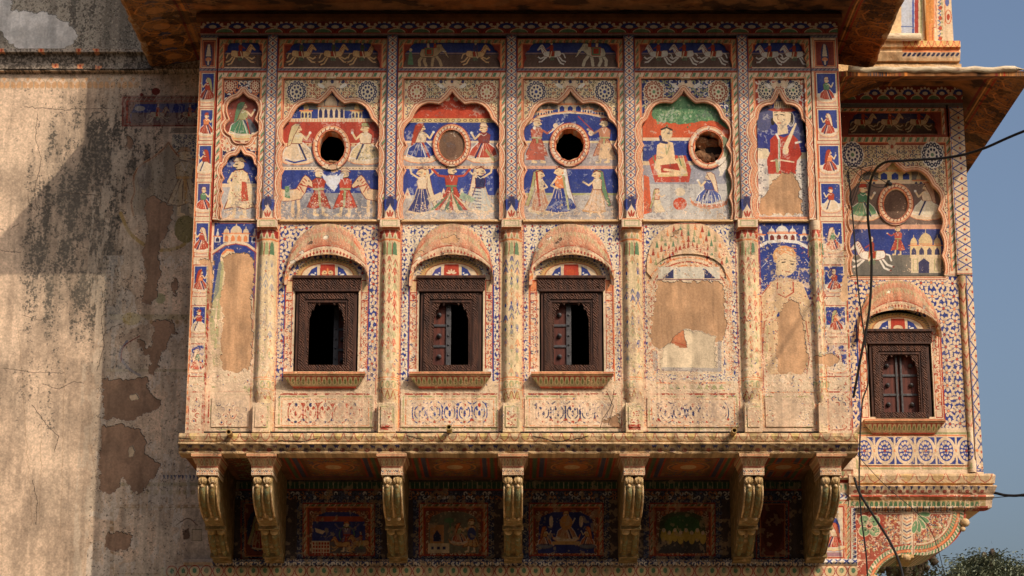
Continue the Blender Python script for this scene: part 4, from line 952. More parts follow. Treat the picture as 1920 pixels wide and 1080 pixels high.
W_ = [(0, 3, CREAM), (6.5, 9, C(190,150,110)), (13, 6, ORANGE), (19.5, 8, CREAM), (25, 2.5, RED), (3, 1.4, RED), (10.5, 1.2, RED), (15.6, 1.4, RED)]
arcband(1722, 958, 62, -.02, 1.62, W_, 22); arcband(1704, 1108, 62, math.pi, math.pi*1.5+.02, W_, 22)
gy, gx = np.mgrid[0:c.H, 0:c.W].astype(np.float32); gy = 1-gy/c.H
c.wear(.06+.16*np.clip((gy-.3)/.4, 0, 1), 12, .22)
side.finish(.10)
snich = Canvas('side_niche_paint', 3.44, Z(518, YS+.075), 4.75, Z(196, YS+.075), 280, YS+.075)
c = snich; c.ph()
c.rect(1580, 200, 1780, 252, C(40,42,86)); c.rect(1580, 232, 1780, 252, C(74,58,54))
for x in (1618, 1668, 1722): horse(c, x, 250, 42, 1, C(196,176,140), RED)
c.rect(1575, 295, 1790, 440, C(100,96,92)); c.rect(1585, 338, 1785, 345, CREAM)
palace(c, 1678, 338, 62, 34, C(196,176,120), BLUE, 3)
for dx in (-62, -44, 44, 64): palace(c, 1678+dx, 342+abs(dx)*.2, 18, 24, C(196,176,130), DBLUE, 2, False)
c.rect(1575, 345, 1790, 420, C(104,84,76)); seated(c, 1618, 416, 72, 1, C(90,140,100), C(60,110,80), OLIVE, turban=RED); seated(c, 1738, 414, 74, -1, C(206,196,170), CREAM, C(190,150,120))
rings(c, 1679, 382, 22, 27, 26); c.ell(1679, 384, 22, 27, C(80,58,48), n=24)
c.rect(1575, 421, 1790, 430, C(206,150,120)); c.rect(1575, 430, 1790, 482, BLUE); c.rect(1575, 478, 1790, 520, C(92,90,84))
horse(c, 1634, 508, 64, -1, WHITE, C(150,50,40), gallop=True); man(c, 1684, 478, 54, -1, C(170,60,50), OLIVE, CREAM, 'fwd')
palace(c, 1735, 484, 58, 48, C(206,180,130), DBLUE, 4); c.rect(1708, 478, 1764, 512, C(206,186,150)); c.poly([(1722, 512), (1722, 492), (1732, 484), (1742, 492), (1742, 512)], DBLUE)
for x in (1712, 1752): c.frame(x, 486, x+8, 508, 1.4, OLIVE)
c.wear(np.full((c.H, c.W), .10, np.float32), 9, .22); snich.finish(.08)
# ---- main wall
wall = Canvas('wall_plaster', -6.9, Z(1100, YW), 3.47, Z(-90, YW), 210, YW, C(196,168,140), .14)
c = wall; c.ph()
H, W = c.H, c.W
c.rect(-600, -200, 290, 97, C(168,158,140)); 
# stains: soot and lichen running down the plaster
def px_of(x, y): q = c.T(np.array([[x, y]], float))[0]; return q
N1 = fbm(H, W, 34, 5, sx=.55, sy=2.2, rough=.75); N2 = fbm(H, W, 6, 3, rough=.9); N3 = fbm(H, W, 120, 4); N4 = fbm(H, W, 2, 2)
gx, gy = np.meshgrid(np.arange(W), np.arange(H))
def blob(x, y, rx, ry):
    q = px_of(x, y); return np.exp(-(((gx-q[0])/(rx*c.u))**2+((gy-q[1])/(ry*c.u))**2))
blk = sum(blob(*b)*k for b, k in (((120, 300, 90, 160), .75), ((100, 450, 70, 130), .9), ((190, 400, 60, 160), .8), ((105, 570, 70, 110), .7), ((215, 600, 40, 150), .55), ((80, 760, 60, 80), .55), ((230, 40, 60, 70), 1.1), ((240, 250, 80, 100), .75), ((50, 120, 300, 16), .9), ((150, 690, 120, 12), .5), ((275, 330, 30, 120), .6), ((180, 520, 30, 100), .6), ((-200, 350, 150, 250), .7), ((-150, 60, 200, 60), .9), ((20, 60, 60, 60), .6)))
NF = fbm(H, W, 3, 2)
D = np.clip((N1*.38+N2*.36+NF*.26)-(.90-np.clip(blk, 0, 1.1)*.42), 0, 1)*4.0
D = np.clip(D, 0, .8)[..., None]
c.a *= (.93+.14*fbm(H, W, 2.5, 2))[..., None]; c.a = c.a*(1-D)+C(52,50,46)*D
D2 = np.clip(blk*.62*(N3*.6+N1*.4)-.03, 0, .6)[..., None]; c.a = c.a*(1-D2)+C(92,86,76)*D2
# upper wall, white repair patch, mouldings
up_ = blob(60, 45, 250, 60)
m = (N1 > .35) & (gy > px_of(0, 97)[1]); c.a[m] = c.a[m]*.6+C(160,150,134)*.4
m = (N1*.6+NF*.4 < .46) & (gy > px_of(0, 97)[1]) & (gx > px_of(120, 0)[0]); c.a[m] = c.a[m]*.4+C(60,58,54)*.6
m = (N2*.5+NF*.5 < .36) & (gy > px_of(0, 97)[1]); c.a[m] = c.a[m]*.45+C(70,62,54)*.55
c.patch([(-60, -40), (20, -30), (22, 20), (90, 24), (125, 40), (146, 62), (140, 84), (100, 96), (50, 97), (20, 84), (0, 58), (-40, 50)], C(206,202,196), .85, 2)
m = c.mask(c.T(np.array([(10, -40), (22, 20), (90, 24), (125, 40), (146, 62), (140, 84), (100, 96), (50, 97), (20, 84), (0, 58)], float)))
v = c.a[m[0]]; nn = fbm(*v.shape[:2], 16, 4); v[m[1]] *= (.95+.08*nn[m[1]])[..., None]
c.rect(-600, 97, 275, 107, C(150,138,124)); c.rect(-600, 107, 290, 136, C(92,82,72)); c.rect(-600, 134, 290, 136, C(40,36,32))
m = (N2*.5+NF*.5 > .56) & (gy < px_of(0, 97)[1]) & (gy > px_of(0, 135)[1]); c.a[m] = c.a[m]*.5+C(160,148,134)*.5
m = (N2*.4+NF*.6 < .42) & (gy < px_of(0, 97)[1]) & (gy > px_of(0, 140)[1]); c.a[m] = c.a[m]*.4+C(46,42,38)*.6
for x, y in ((8, 103), (82, 103), (152, 103), (185, 103), (106, 127), (152, 128), (186, 131)): c.poly(jagged([(x-6, y-4), (x+6, y-4), (x+5, y+5), (x-5, y+5)], 2, 3), C(206,130,84)); c.ell(x, y, 2, 3, RED)
for i in range(-30, 12):
    x = 8+i*22
    c.poly([(x-4, 146), (x+4, 146), (x, 154)], C(200,150,104)); c.ell(x-6, 160, 5, 7, C(200,152,106), rot=-.5); c.ell(x+6, 160, 5, 7, C(200,152,106), rot=.5); c.stroke([(x-11, 168), (x-10, 154), (x, 142), (x+10, 154), (x+11, 168)], 1.2, C(170,150,124))
# faded painted bay next to the balcony
c.rect(228, 180, 372, 238, C(120,84,72)); c.frame(230, 184, 372, 236, 2, DRED); c.frame(238, 190, 372, 230, 2.4, RED)
c.poly([(246, 232), (244, 216), (254, 196), (372, 194), (372, 232)], C(40,50,120)); c.rect(246, 212, 372, 232, C(96,72,72))
for x in range(234, 370, 9): c.stroke([(x, 190), (x+5, 183)], 1.4, CREAM*.8)
horse(c, 296, 232, 36, 1, C(176,158,134), RED); horse(c, 356, 232, 36, 1, C(176,158,134), RED); c.ell(262, 204, 10, 5, C(170,160,150))
c.ell(292, 172, 8, 7, DRED); c.ell(265, 178, 4, 3, DRED)
curls(c, 322, 252, 372, 330, (DBLUE*.9, DGREY), 10, C(186,176,152), 2.4); rosette(c, 362, 282, 17, DBLUE, C(190,176,148)); c.rect(320, 240, 372, 250, C(120,104,90))
o = smooth_path([(372, 300), (340, 296), (322, 278), (316, 268), (306, 280), (286, 296), (262, 312), (250, 334), (252, 360), (246, 380), (250, 404)], 5)
c.poly(o+[(372, 404)], C(150,134,112)); c.stroke(o, 5, C(178,140,100)); c.stroke(o, 1.6, DRED, a=.6)
c.ell(356, 330, 12, 26, C(90,88,98), a=.8); c.ell(270, 330, 14, 26, C(110,100,96), a=.5); man(c, 345, 405, 128, 1, C(186,160,122), OCHRE, C(176,130,90), 'fwd', BROWN)
c.stroke(smooth_path([(226, 400), (246, 440), (290, 468), (340, 462), (366, 430)], 6), 7, C(166,136,80)); c.ell(348, 430, 22, 26, C(120,110,60), a=.8)
for x0, y0, x1, y1 in ((205, 590, 360, 600), (200, 692, 356, 697), (196, 905, 380, 912)): c.rect(x0, y0, x1, y1, C(150,134,96), a=.7)
for i in range(9): c.ell(236+i*16, 604, 4, 4, C(150,120,80), a=.8); c.ell(250+i*14, 923, 5, 5, C(156,132,92), a=.8)
c.ell(246, 598, 18, 12, C(164,140,80)); c.ell(300, 560, 10, 10, C(130,134,90), a=.7)
c.stroke(smooth_path([(238, 640), (225, 665), (240, 690), (262, 704)], 6), 5, C(110,104,112)); c.stroke(smooth_path([(262, 630), (232, 650), (226, 680)], 6), 1.6, DRED)
c.frame(212, 952, 410, 1076, 2, C(160,136,100)); 
for x in range(218, 400, 14): c.rect(x, 946, x+8, 952, C(164,130,96))
for y in range(960, 1070, 14): c.rect(206, y, 212, y+8, C(164,130,96))
for x in range(186, 372, 7): c.poly([(x, 890), (x+5, 892), (x+2, 900)], DBLUE*.9, a=.8 if x > 300 else .25)
for _ in range(90): x, y = random.gauss(370, 22), random.uniform(520, 1050); c.ell(min(x, 390), y, random.uniform(.6, 1.8), random.uniform(.5, 1.2), random.choice([DBLUE, C(70,64,60), DRED]), n=6)
c.stroke(smooth_path([(330, 985), (352, 972), (370, 985)], 5), 2, BROWN); c.poly(jagged([(342, 996), (354, 990), (356, 1010), (344, 1012)], 1.4, 3), BROWN); c.poly([(362, 992), (376, 994), (380, 1014), (358, 1014)], C(176,150,120)); c.frame(360, 993, 378, 1014, 1.2, C(110,96,70))
c.rect(300, 1063, 410, 1080, C(196,176,140)); 
for x in range(322, 1600, 22): c.ell(x, 1072, 9, 10, C(206,178,130), n=14); c.ring(x, 1072, 10, 11, 1.6, RED, 14); c.ell(x, 1071, 4, 5, [GREEN, OLIVE][x % 2])
m = (N1 < .42) & (gx > px_of(190, 0)[0]) & (gx < px_of(372, 0)[0]); c.a[m] = c.a[m]*.6+C(196,182,160)*.4
m = (N3 > .5) & (N1 > .6) & (gx > px_of(190, 500)[0]) & (gx < px_of(372, 500)[0]) & (gy < px_of(0, 480)[1]); c.a[m] = c.a[m]*.55+C(204,198,186)*.45
m = (N2*.6+N4*.4 > .83) & (gx > px_of(190, 500)[0]) & (gx < px_of(372, 500)[0]); c.a[m] *= .6
BP = C(142,110,86)
c.patch([(274, 372), (290, 368), (300, 378), (318, 384), (330, 380), (318, 420), (310, 445), (296, 470), (302, 500), (300, 520), (292, 560), (280, 572), (263, 566), (268, 540), (275, 520), (268, 480), (276, 440), (272, 400)], BP)
c.patch([(236, 256), (246, 258), (252, 272), (246, 286), (236, 276)], BP)
c.patch([(326, 515), (334, 530), (330, 545), (336, 552), (326, 556), (318, 545)], BP)
c.patch([(256, 632), (266, 636), (276, 655), (288, 640), (286, 604), (300, 600), (322, 604), (328, 610), (318, 640), (300, 668), (298, 690), (286, 705), (280, 700), (282, 670), (268, 662)], BP)
c.patch([(194, 710), (240, 712), (276, 708), (278, 730), (304, 756), (296, 772), (270, 776), (246, 790), (222, 786), (194, 786)], BP)
c.patch([(188, 800), (230, 797), (262, 806), (274, 826), (272, 850), (300, 872), (284, 900), (262, 928), (246, 920), (228, 888), (218, 926), (188, 926), (186, 860), (192, 830)], BP)
c.patch([(196, 1010), (206, 998), (246, 1000), (248, 1012), (240, 1032), (210, 1034), (198, 1024)], BP); c.patch([(316, 605), (326, 600), (332, 625), (318, 632)], BP)
c.patch([(242, 740), (258, 738), (260, 748), (246, 752)], C(206,180,144), .5, 1); c.patch([(240, 838), (250, 834), (252, 856), (240, 858)], C(206,180,144), .5, 1)
for p in ([(70, 215), (66, 260), (78, 300), (64, 355), (68, 395), (58, 385), (50, 375)], [(20, 430), (36, 418), (42, 414)], [(0, 430), (14, 432)], [(52, 365), (60, 400), (64, 405)], [(40, 590), (70, 600), (100, 598)], [(205, 560), (190, 600), (195, 650), (180, 700)], [(80, 720), (110, 730), (140, 715), (160, 720)], [(60, 760), (90, 800), (110, 820), (100, 850)], [(0, 470), (40, 474), (46, 470)], [(120, 360), (160, 364), (195, 368)], [(190, 640), (200, 620), (240, 600)], [(45, 200), (100, 206), (210, 204)], [(60, 900), (70, 940), (66, 990)], [(120, 700), (60, 698), (0, 690)]):
    c.stroke(jagged(p, 1.6, 5, True), random.uniform(.8, 1.3), C(70,58,48), a=.85)
for i in range(-8, 5): c.stroke(jagged([(i*44-10, random.uniform(600, 900)), (i*44+random.uniform(-20, 20), random.uniform(900, 1070))], 2, 9, True), .9, C(150,120,90), a=.6)
# painted wall under the balcony
c.rect(400, 880, 1606, 1062, C(70,60,60))
c.rect(400, 880, 1606, 900, C(110,66,44)); c.rect(400, 903, 1606, 917, C(70,92,60))
for x in range(404, 1606, 9): c.ell(x, 911, 3.3, 6, C(48,86,58)); c.stroke([(x+4.5, 904), (x+4.5, 916)], 1, CREAM)
c.rect(400, 917, 1606, 920, RED)
curls(c, 400, 921, 1606, 936, (WHITE, C(190,120,70), C(80,90,120)), 9, C(50,54,74), 2.2)
curls(c, 400, 1046, 1606, 1060, (CREAM, WHITE), 9, C(44,52,96), 2.4)
def under(x0, x1, y0, y1, bgf, wide=True):
    curls(c, x0, y0, x1, y1, (C(166,156,134), C(150,126,96), C(96,104,130)), 8.5, C(44,50,80), 1.8)
    c.rect(x0+12, y0+8, x1-12, y1-8, C(120,62,46)); rope(c, x0+12, y0+8, x1-12, y1-8, 7, C(80,104,64), CREAM, RED, 12)
    c.frame(x0+12, y0+8, x1-12, y1-8, 2.2, RED); c.frame(x0+22, y0+20, x1-22, y1-10, 2.2, RED); curls(c, x0+24, y0+22, x1-24, y1-12, (CREAM, ORANGE), 8, C(120,70,52), 1.6)
    a, b, t, d = x0+28, x1-28, y0+24, y1-13
    c.poly([(a, d), (a+2, t+22), (a+6, t+10), (a+18, t+4), (a+28, t), (b-28, t), (b-18, t+4), (b-6, t+10), (b-2, t+22), (b, d)], bgf)
    return a, b, t, d
a, b, t, d = under(556, 714, 936, 1050, C(40,50,120))
c.rect(a+4, t+8, b-4, t+18, C(170,70,40)); c.rect(a+4, t+54, b, d, C(90,84,86)); c.rect(a, t+54, a+34, d, CREAM)
for i in range(6):
    for j in range(4): c.rect(a+2+i*5.4, t+57+j*6.5, a+5.5+i*5.4, t+61.5+j*6.5, RED)
c.ring(a+66, t+42, 14, 15, 2.2, GREEN, 20); man(c, a+66, d-3, 56, -1, C(110,90,120), RED, ORANGE, 'both'); horse(c, a+58, d, 36, -1, OCHRE, None); horse(c, a+92, d, 40, -1, OCHRE, RED, OCHRE); c.poly([(a+6, t+30), (a+26, t+36), (a+20, t+42), (a+8, t+38)], CREAM)
a, b, t, d = under(774, 926, 936, 1050, C(108,104,86))
c.rect(a+4, t+24, a+30, d-4, C(190,130,80)); c.poly([(a+10, d-22), (a+10, t+44), (a+17, t+34), (a+24, t+44), (a+24, d-22)], DBLUE); c.rect(a, d-18, a+40, d, C(206,180,140))
for i in range(3): c.rect(a+6+i*11, d-12, a+11+i*11, d-7, DBLUE)
man(c, b-14, d-2, 62, -1, OCHRE, OCHRE, OCHRE, 'fwd'); c.ell(b-14, d-36, 8, 12, C(54,64,120)); seated(c, a+58, d-14, 44, 1, C(170,80,60), OLIVE, ORANGE); c.stroke([(a+40, t+14), (a+44, t+40)], 3, GREEN); c.ell(a+40, t+16, 10, 5, GREEN)
a, b, t, d = under(980, 1142, 936, 1050, C(36,44,110))
for sx in (-1, 1): c.ell((a+b)/2+sx*28, t+18, 4, 11, CREAM); seated(c, (a+b)/2+sx*40, d-8, 44, -sx, C(176,90,60), OCHRE, ORANGE); c.ell((a+b)/2+sx*40, d-12, 17, 6, C(30,50,90), a=.6)
seated(c, (a+b)/2, d-18, 62, 1, C(170,110,80), C(190,130,80), ORANGE, turban=OCHRE); c.ell((a+b)/2, t+20, 12, 14, C(190,130,70)); c.rect((a+b)/2-26, d-22, (a+b)/2+26, d-16, OCHRE)
a, b, t, d = under(1206, 1352, 936, 1050, C(60,70,44))
c.rect(a, t+48, b, d, C(60,58,60)); c.ell((a+b)/2, t+24, 34, 18, C(50,90,50)); c.stroke([((a+b)/2, t+38), ((a+b)/2, d-12)], 4, BROWN)
for i in range(8): x = a+10+i*10.5; c.ell(x, t+44+(i % 2)*5, 6, 12, C(190,160,70)); c.ell(x, t+34+(i % 2)*5, 3.4, 4, CREAM)
for x0, x1 in ((450, 516), (1416, 1480)):
    curls(c, x0, 936, x1, 1050, (C(166,156,134), C(150,126,96), C(96,104,130)), 8.5, C(44,50,80), 1.8); c.frame(x0+2, 940, x1-2, 1048, 2.4, RED); c.rect(x0+8, 944, x1-8, 1044, C(110,50,40)); c.frame(x0+9, 945, x1-9, 1043, 2, ORANGE); c.ell((x0+x1)/2, 995, (x1-x0)/2-12, 40, DBLUE if x0 < 1000 else C(80,30,24)); 
    if x0 < 1000: lady(c, 484, 1030, 66, 1, C(150,60,44), OLIVE, OCHRE)
# sunlit painted pier at the right end
c.rect(1526, 886, 1608, 1062, CREAM); c.rect(1526, 900, 1608, 906, RED); scallops(c, 1560, 1608, 884, 898, 4, C(206,176,130), RED)
c.rect(1526, 906, 1608, 921, CREAM)
for x in range(1530, 1606, 9): c.ell(x, 914, 3.4, 6, C(84,128,92))
c.rect(1526, 924, 1608, 936, WHITE); 
for x in range(1530, 1606, 9): c.stroke([(x, 926), (x+5, 930), (x, 934)], 2.2, BLUE); c.ell(x+6, 930, 1.6, 1.6, RED)
c.rect(1530, 938, 1596, 1046, CREAM); rope(c, 1532, 938, 1594, 1048, 8, C(96,130,90), C(214,190,150), RED, 11); c.frame(1545, 950, 1581, 1046, 2.2, RED); c.rect(1547, 952, 1579, 970, CREAM); blossom(c, 1563, 960, 9, WHITE, DBLUE)
c.rect(1548, 972, 1578, 1044, C(200,184,160)); c.poly([(1558, 972), (1568, 972), (1574, 986), (1574, 1012), (1562, 1012)], BLUE); c.ell(1563, 1030, 18, 5, C(150,156,176)); seated(c, 1563, 1034, 56, -1, C(180,50,34), CREAM, C(190,90,60), seat=C(206,186,140)); c.rect(1548, 1036, 1578, 1044, C(150,110,120))
c.rect(1596, 938, 1608, 1062, C(206,196,176))
for y in range(940, 1060, 8): c.ell(1602, y, 3.2, 2.6, random.choice([DBLUE, RED, DBLUE])); c.stroke([(1598, y+3), (1606, y+6)], 1.2, DBLUE)
c.rect(1526, 1048, 1608, 1060, WHITE)
for x in range(1532, 1604, 16): c.stroke([(x, 1050), (x+10, 1058)], 2.4, BLUE); c.stroke([(x+10, 1050), (x, 1058)], 2.4, BLUE)
B2 = fbm(H, W, 10, 3)
m = (B2 < .16) & (gx > px_of(390, 950)[0]); c.a[m] = c.a[m]*.35+C(180,150,112)*.65
wall.finish(.12)
# ---- undersides, painted in plan (X, Y)
def plan_canvas(name, X0, Y0, X1, Y1, ppm, base): return Canvas(name, X0, Y0, X1, Y1, ppm, 20.0, base, .2)
def uvplan(cv): return lambda v: np.stack([(v[:, 0]-cv.X0)/(cv.X1-cv.X0), (v[:, 1]-cv.Z0)/(cv.Z1-cv.Z0)], 1)
EO = C(112,72,36)
eav = plan_canvas('eave_underside_paint', -4.1, 18.9, 5.6, 23.6, 130, EO)
c = eav; c.world()
N1 = fbm(c.H, c.W, 24, 4); N2 = fbm(c.H, c.W, 60, 3)
c.a *= (.75+.5*N1)[..., None]
curls(c, -3.95, 19.2, -3.2, 21.4, (C(60,60,80), C(150,100,50), C(70,56,50)), .055, C(150,98,46), .012)
for yy in np.arange(19.4, 21.4, .42):
    for x in (-3.55,): 
        t = np.linspace(0, 6.28, 9); c.stroke(np.stack([x+.2*np.cos(t), yy+.19*np.sin(t)], 1), .016, C(206,140,70)); c.ell(x, yy, .09, .08, C(190,130,70)); c.ell(x, yy+.21, .07, .05, C(60,64,100))
for x, wd, col in ((-3.98, .05, C(120,70,36)), (-3.92, .05, C(190,120,50)), (-3.84, .018, DRED), (-3.80, .012, C(206,150,80)), (-3.32, .018, DRED), (-3.27, .03, C(190,120,50)), (-3.22, .012, DRED)): c.stroke([(x, 18.9), (x, 23)], wd, col)
for yy in np.arange(19.1, 21.4, .06): c.stroke([(-3.97, yy), (-3.90, yy+.03)], .012, C(80,44,26)); c.stroke([(-3.22, yy), (-3.16, yy+.03)], .012, C(60,60,70))
for x0, s_ in ((3.3, 1), (4.86, 1)):
    curls(c, x0+.12, 19.2, x0+.62, 23.4, (C(60,60,80), C(150,100,50), C(90,56,40)), .06, C(150,96,46), .012)
    for x, wd, col in ((.06, .02, DRED), (.10, .012, C(206,150,80)), (.64, .02, DRED), (.70, .03, C(190,120,50)), (.14, .016, RED)): c.stroke([(x0+x, 19), (x0+x, 23.5)], wd, col)
    for yy in np.arange(19.1, 23.3, .42): t = np.linspace(0, 6.28, 9); c.stroke(np.stack([x0+.37+.17*np.cos(t), yy+.18*np.sin(t)], 1), .016, C(200,130,66))
m = (N2 > .7); c.a[m] = c.a[m]*.6+C(150,120,84)*.4
m = (N1 < .2); c.a[m] *= .6
c.a *= np.array([1.0, .92, .82], np.float32)
eav.finish(.1)
sof = plan_canvas('balcony_underside_paint', -3.3, 19.8, 3.4, 21.36, 180, C(120,76,44)); c = sof; c.world()
XB = [-2.875, -2.358, -1.13, 0.01, 1.151, 2.282, 3.007]
for i in range(len(XB)-1):
    a, b = XB[i]+.14, XB[i+1]-.14
    if b-a < .3: curls(c, a, 19.95, b, 21.3, (OLIVE, C(150,70,40)), .07, C(90,60,44), .014); continue
    for k, (wd, col) in enumerate(((.016, RED), (.03, C(70,90,60)), (.016, RED), (.04, C(60,60,84)), (.016, RED))):
        q = .03+k*.036
        c.stroke([(a+q, 19.95+q), (b-q, 19.95+q), (b-q, 21.3-q), (a+q, 21.3-q)], wd, col, closed=True)
    curls(c, a+.22, 20.15, b-.22, 21.1, (C(60,60,90), C(170,100,50), C(110,110,60)), .055, C(130,76,40), .012)
    c.ell((a+b)/2, 20.6, .16, .22, C(176,100,48), n=20); c.ell((a+b)/2, 20.6, .08, .12, C(196,160,110), n=16); c.ring((a+b)/2, 20.6, .2, .27, .015, C(190,120,60))
sof.finish(.1)
# ================================================================ GROUND
o = make('ground', [(-400, -200, -1.6), (400, -200, -1.6), (400, 900, -1.6), (-400, 900, -1.6)], [(0, 1, 2, 3)], noise_mat('dusty_street', [C(96,88,74), C(114,104,88)], .8, .02), None)
o['kind'] = 'structure'
# ================================================================ MAIN BALCONY
bal = root('balcony', 'large painted enclosed balcony with three carved windows, projecting from the wall on seven brackets', 'balcony', (0, YW, Z(860, YF)))
XL, XR = float(rxw(LE)), float(rxw(RE)); ZT, ZB = Z(30, YF), Z(812, YF)
WT = .10
# room shell behind the face
box('side_wall', XL, XL+.12, YF+.03, YW, ZB, ZT+.2, M_PLAIN, bal, label='left end wall of the balcony')
box('side_wall', XR-.12, XR, YF+.03, YW, ZB, ZT+.2, M_PLAIN, bal, label='right end wall of the balcony')
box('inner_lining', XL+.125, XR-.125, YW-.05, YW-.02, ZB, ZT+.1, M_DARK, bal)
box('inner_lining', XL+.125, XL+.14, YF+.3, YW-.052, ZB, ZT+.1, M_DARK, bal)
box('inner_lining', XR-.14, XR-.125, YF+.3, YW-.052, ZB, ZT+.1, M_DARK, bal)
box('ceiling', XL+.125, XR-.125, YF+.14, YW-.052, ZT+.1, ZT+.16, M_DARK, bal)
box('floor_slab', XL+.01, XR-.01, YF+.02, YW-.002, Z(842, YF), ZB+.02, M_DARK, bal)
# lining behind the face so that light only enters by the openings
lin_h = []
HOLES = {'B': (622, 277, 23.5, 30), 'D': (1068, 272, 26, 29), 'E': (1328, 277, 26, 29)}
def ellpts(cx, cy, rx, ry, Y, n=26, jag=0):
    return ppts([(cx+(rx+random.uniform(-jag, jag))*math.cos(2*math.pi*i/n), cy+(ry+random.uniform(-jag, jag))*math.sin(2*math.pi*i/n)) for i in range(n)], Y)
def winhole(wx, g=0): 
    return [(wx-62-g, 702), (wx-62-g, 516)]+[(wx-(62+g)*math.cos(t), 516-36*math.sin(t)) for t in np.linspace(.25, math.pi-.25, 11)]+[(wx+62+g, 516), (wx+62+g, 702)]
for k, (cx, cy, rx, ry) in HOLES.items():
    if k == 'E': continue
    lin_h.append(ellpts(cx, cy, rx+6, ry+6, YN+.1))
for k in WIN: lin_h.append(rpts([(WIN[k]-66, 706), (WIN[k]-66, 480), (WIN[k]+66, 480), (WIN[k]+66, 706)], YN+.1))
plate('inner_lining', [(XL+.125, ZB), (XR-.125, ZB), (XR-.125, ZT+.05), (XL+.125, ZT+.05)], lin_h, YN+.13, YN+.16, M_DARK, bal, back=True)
fy = YF
plate('cornice_frieze', rectp(LE, 24, RE, 66, fy), [], fy-.045, fy+.14, None, bal, face, label='row of blue and white lotus petals under the eave')
# projecting torus under the eave
prism('cornice_moulding', [(fy-.05, Z(44, fy)), (fy-.10, Z(40, fy)), (fy-.11, Z(34, fy)), (fy-.06, Z(28, fy)), (fy, Z(28, fy)), (fy, Z(44, fy))], XL-.04, XR+.04, M_EDARK, bal)
def lip_tube(o_, y_, Yp, cv, par, closed):
    m_ = np.array(o_); cxm = m_[:, 0].mean()
    P = [(a_, y_-.004, b_) for a_, b_ in rpts(m_, Yp)]
    if closed: P = P+[P[0]]
    else:
        # start at the foot, go over the peak: rotate so that the gap falls at the bottom
        i = int(np.argmax(m_[:, 1]+(m_[:, 0] < cxm)*.5)); P = P[i:]+P[:i]
    V = []; F = []; seg = 6; n = len(P)
    for i, p in enumerate(P):
        t = Vector(P[(i+1) % n if closed else min(i+1, n-1)])-Vector(P[i-1 if i else 0]); t.normalize(); a_ = t.cross(Vector((0, 1, 0))).normalized()
        for k_ in range(seg):
            an = 2*math.pi*k_/seg; V.append(Vector(p)+a_*.011*math.cos(an)+Vector((0, 1, 0))*.011*math.sin(an))
    F = [(i*seg+k_, i*seg+(k_+1) % seg, (i+1)*seg+(k_+1) % seg, (i+1)*seg+k_) for i in range(n-1) for k_ in range(seg)]
    return make('arch_lip', V, F, None, par, cv, smooth=True)
FRZ = {'A': (418, 494), 'B': (528, 716), 'C': (752, 942), 'D': (978, 1162), 'E': (1196, 1376), 'F': (1406, 1514)}
MUR = {'A': 'painted man in a pale robe under a cusped blue arch', 'B': 'mural of ladies beside a round hole above two horses and grooms', 'C': 'mural with red dome, filled medallion and three dancers',
       'D': 'mural of two fencers beside a round hole and a lady in blue', 'E': 'mural of a seated man under a green tree beside a broken hole', 'F': 'mural of a man in straw hat and red coat'}
FZL = {'A': 'dark frieze panel with one galloping horseman', 'B': 'dark frieze panel with three horsemen riding right', 'C': 'dark frieze panel with an elephant before a horseman', 'D': 'dark frieze panel with a white horse facing an elephant', 'E': 'dark frieze panel with three white horses riding left', 'F': 'dark frieze panel with two white horses riding left'}
def k2(x, y): return 960+200*float(xk(x, y, YF))
for k, (a, b) in PANELS.items():
    # frieze row
    f0, f1 = FRZ[k]; r0, r1 = k2(f0, 100), k2(f1, 100); cxr = (r0+r1)/2
    hole = rpts(cusp(cxr, 78, 128, (r1-r0)/2-3, CARTO), fy)
    plate('frieze_border', rectp(a, 72, b, 131, fy), [hole], fy-.004, fy+.03, None, bal, face)
    plate('frieze_panel', rectp(r0-6, 70, r1+6, 134, YN-.09), [], YN-.030, YN, None, bal, deep, label=FZL[k])
    # rope frame and spandrel
    ib = 13 if k != 'A' else 12
    plate('rope_border', rectp(a, 131, b, 413, fy), [rectp(a+ib, 147, b-ib, 413.2, fy)[::-1]] if 0 else [], fy, fy, None, bal, face) if 0 else None
    X0, X1 = rxw(a), rxw(b); ZA, ZC = Z(131, fy), Z(412, fy); i0, i1, zi = rxw(a+ib), rxw(b-ib), Z(147, fy)
    plate('rope_border', [(X0, ZC), (X0, ZA), (X1, ZA), (X1, ZC), (i1, ZC), (i1, zi), (i0, zi), (i0, ZC)], [], fy-.006, fy+.05, None, bal, face)
    inner = rectp(a+ib-.5, 146.5, b-ib+.5, 412, fy)
    ys = fy+.022
    if k == 'A':
        o1 = cusp(426, 169, 268, 37, QUAT); o2 = cusp(425, 276, 409, 34)
        outs = [o1, o2]
    else:
        nx, yt, yb, hw = NICHE[k]; outs = [cusp(nx, yt, yb, hw)]
    plate('spandrel_panel', inner, [rpts(o_, fy) for o_ in outs], ys, YN+.002, None, bal, face)
    for o_ in outs:
        lip_tube(o_, ys, fy, face, bal, k == 'A' and o_ is outs[0])
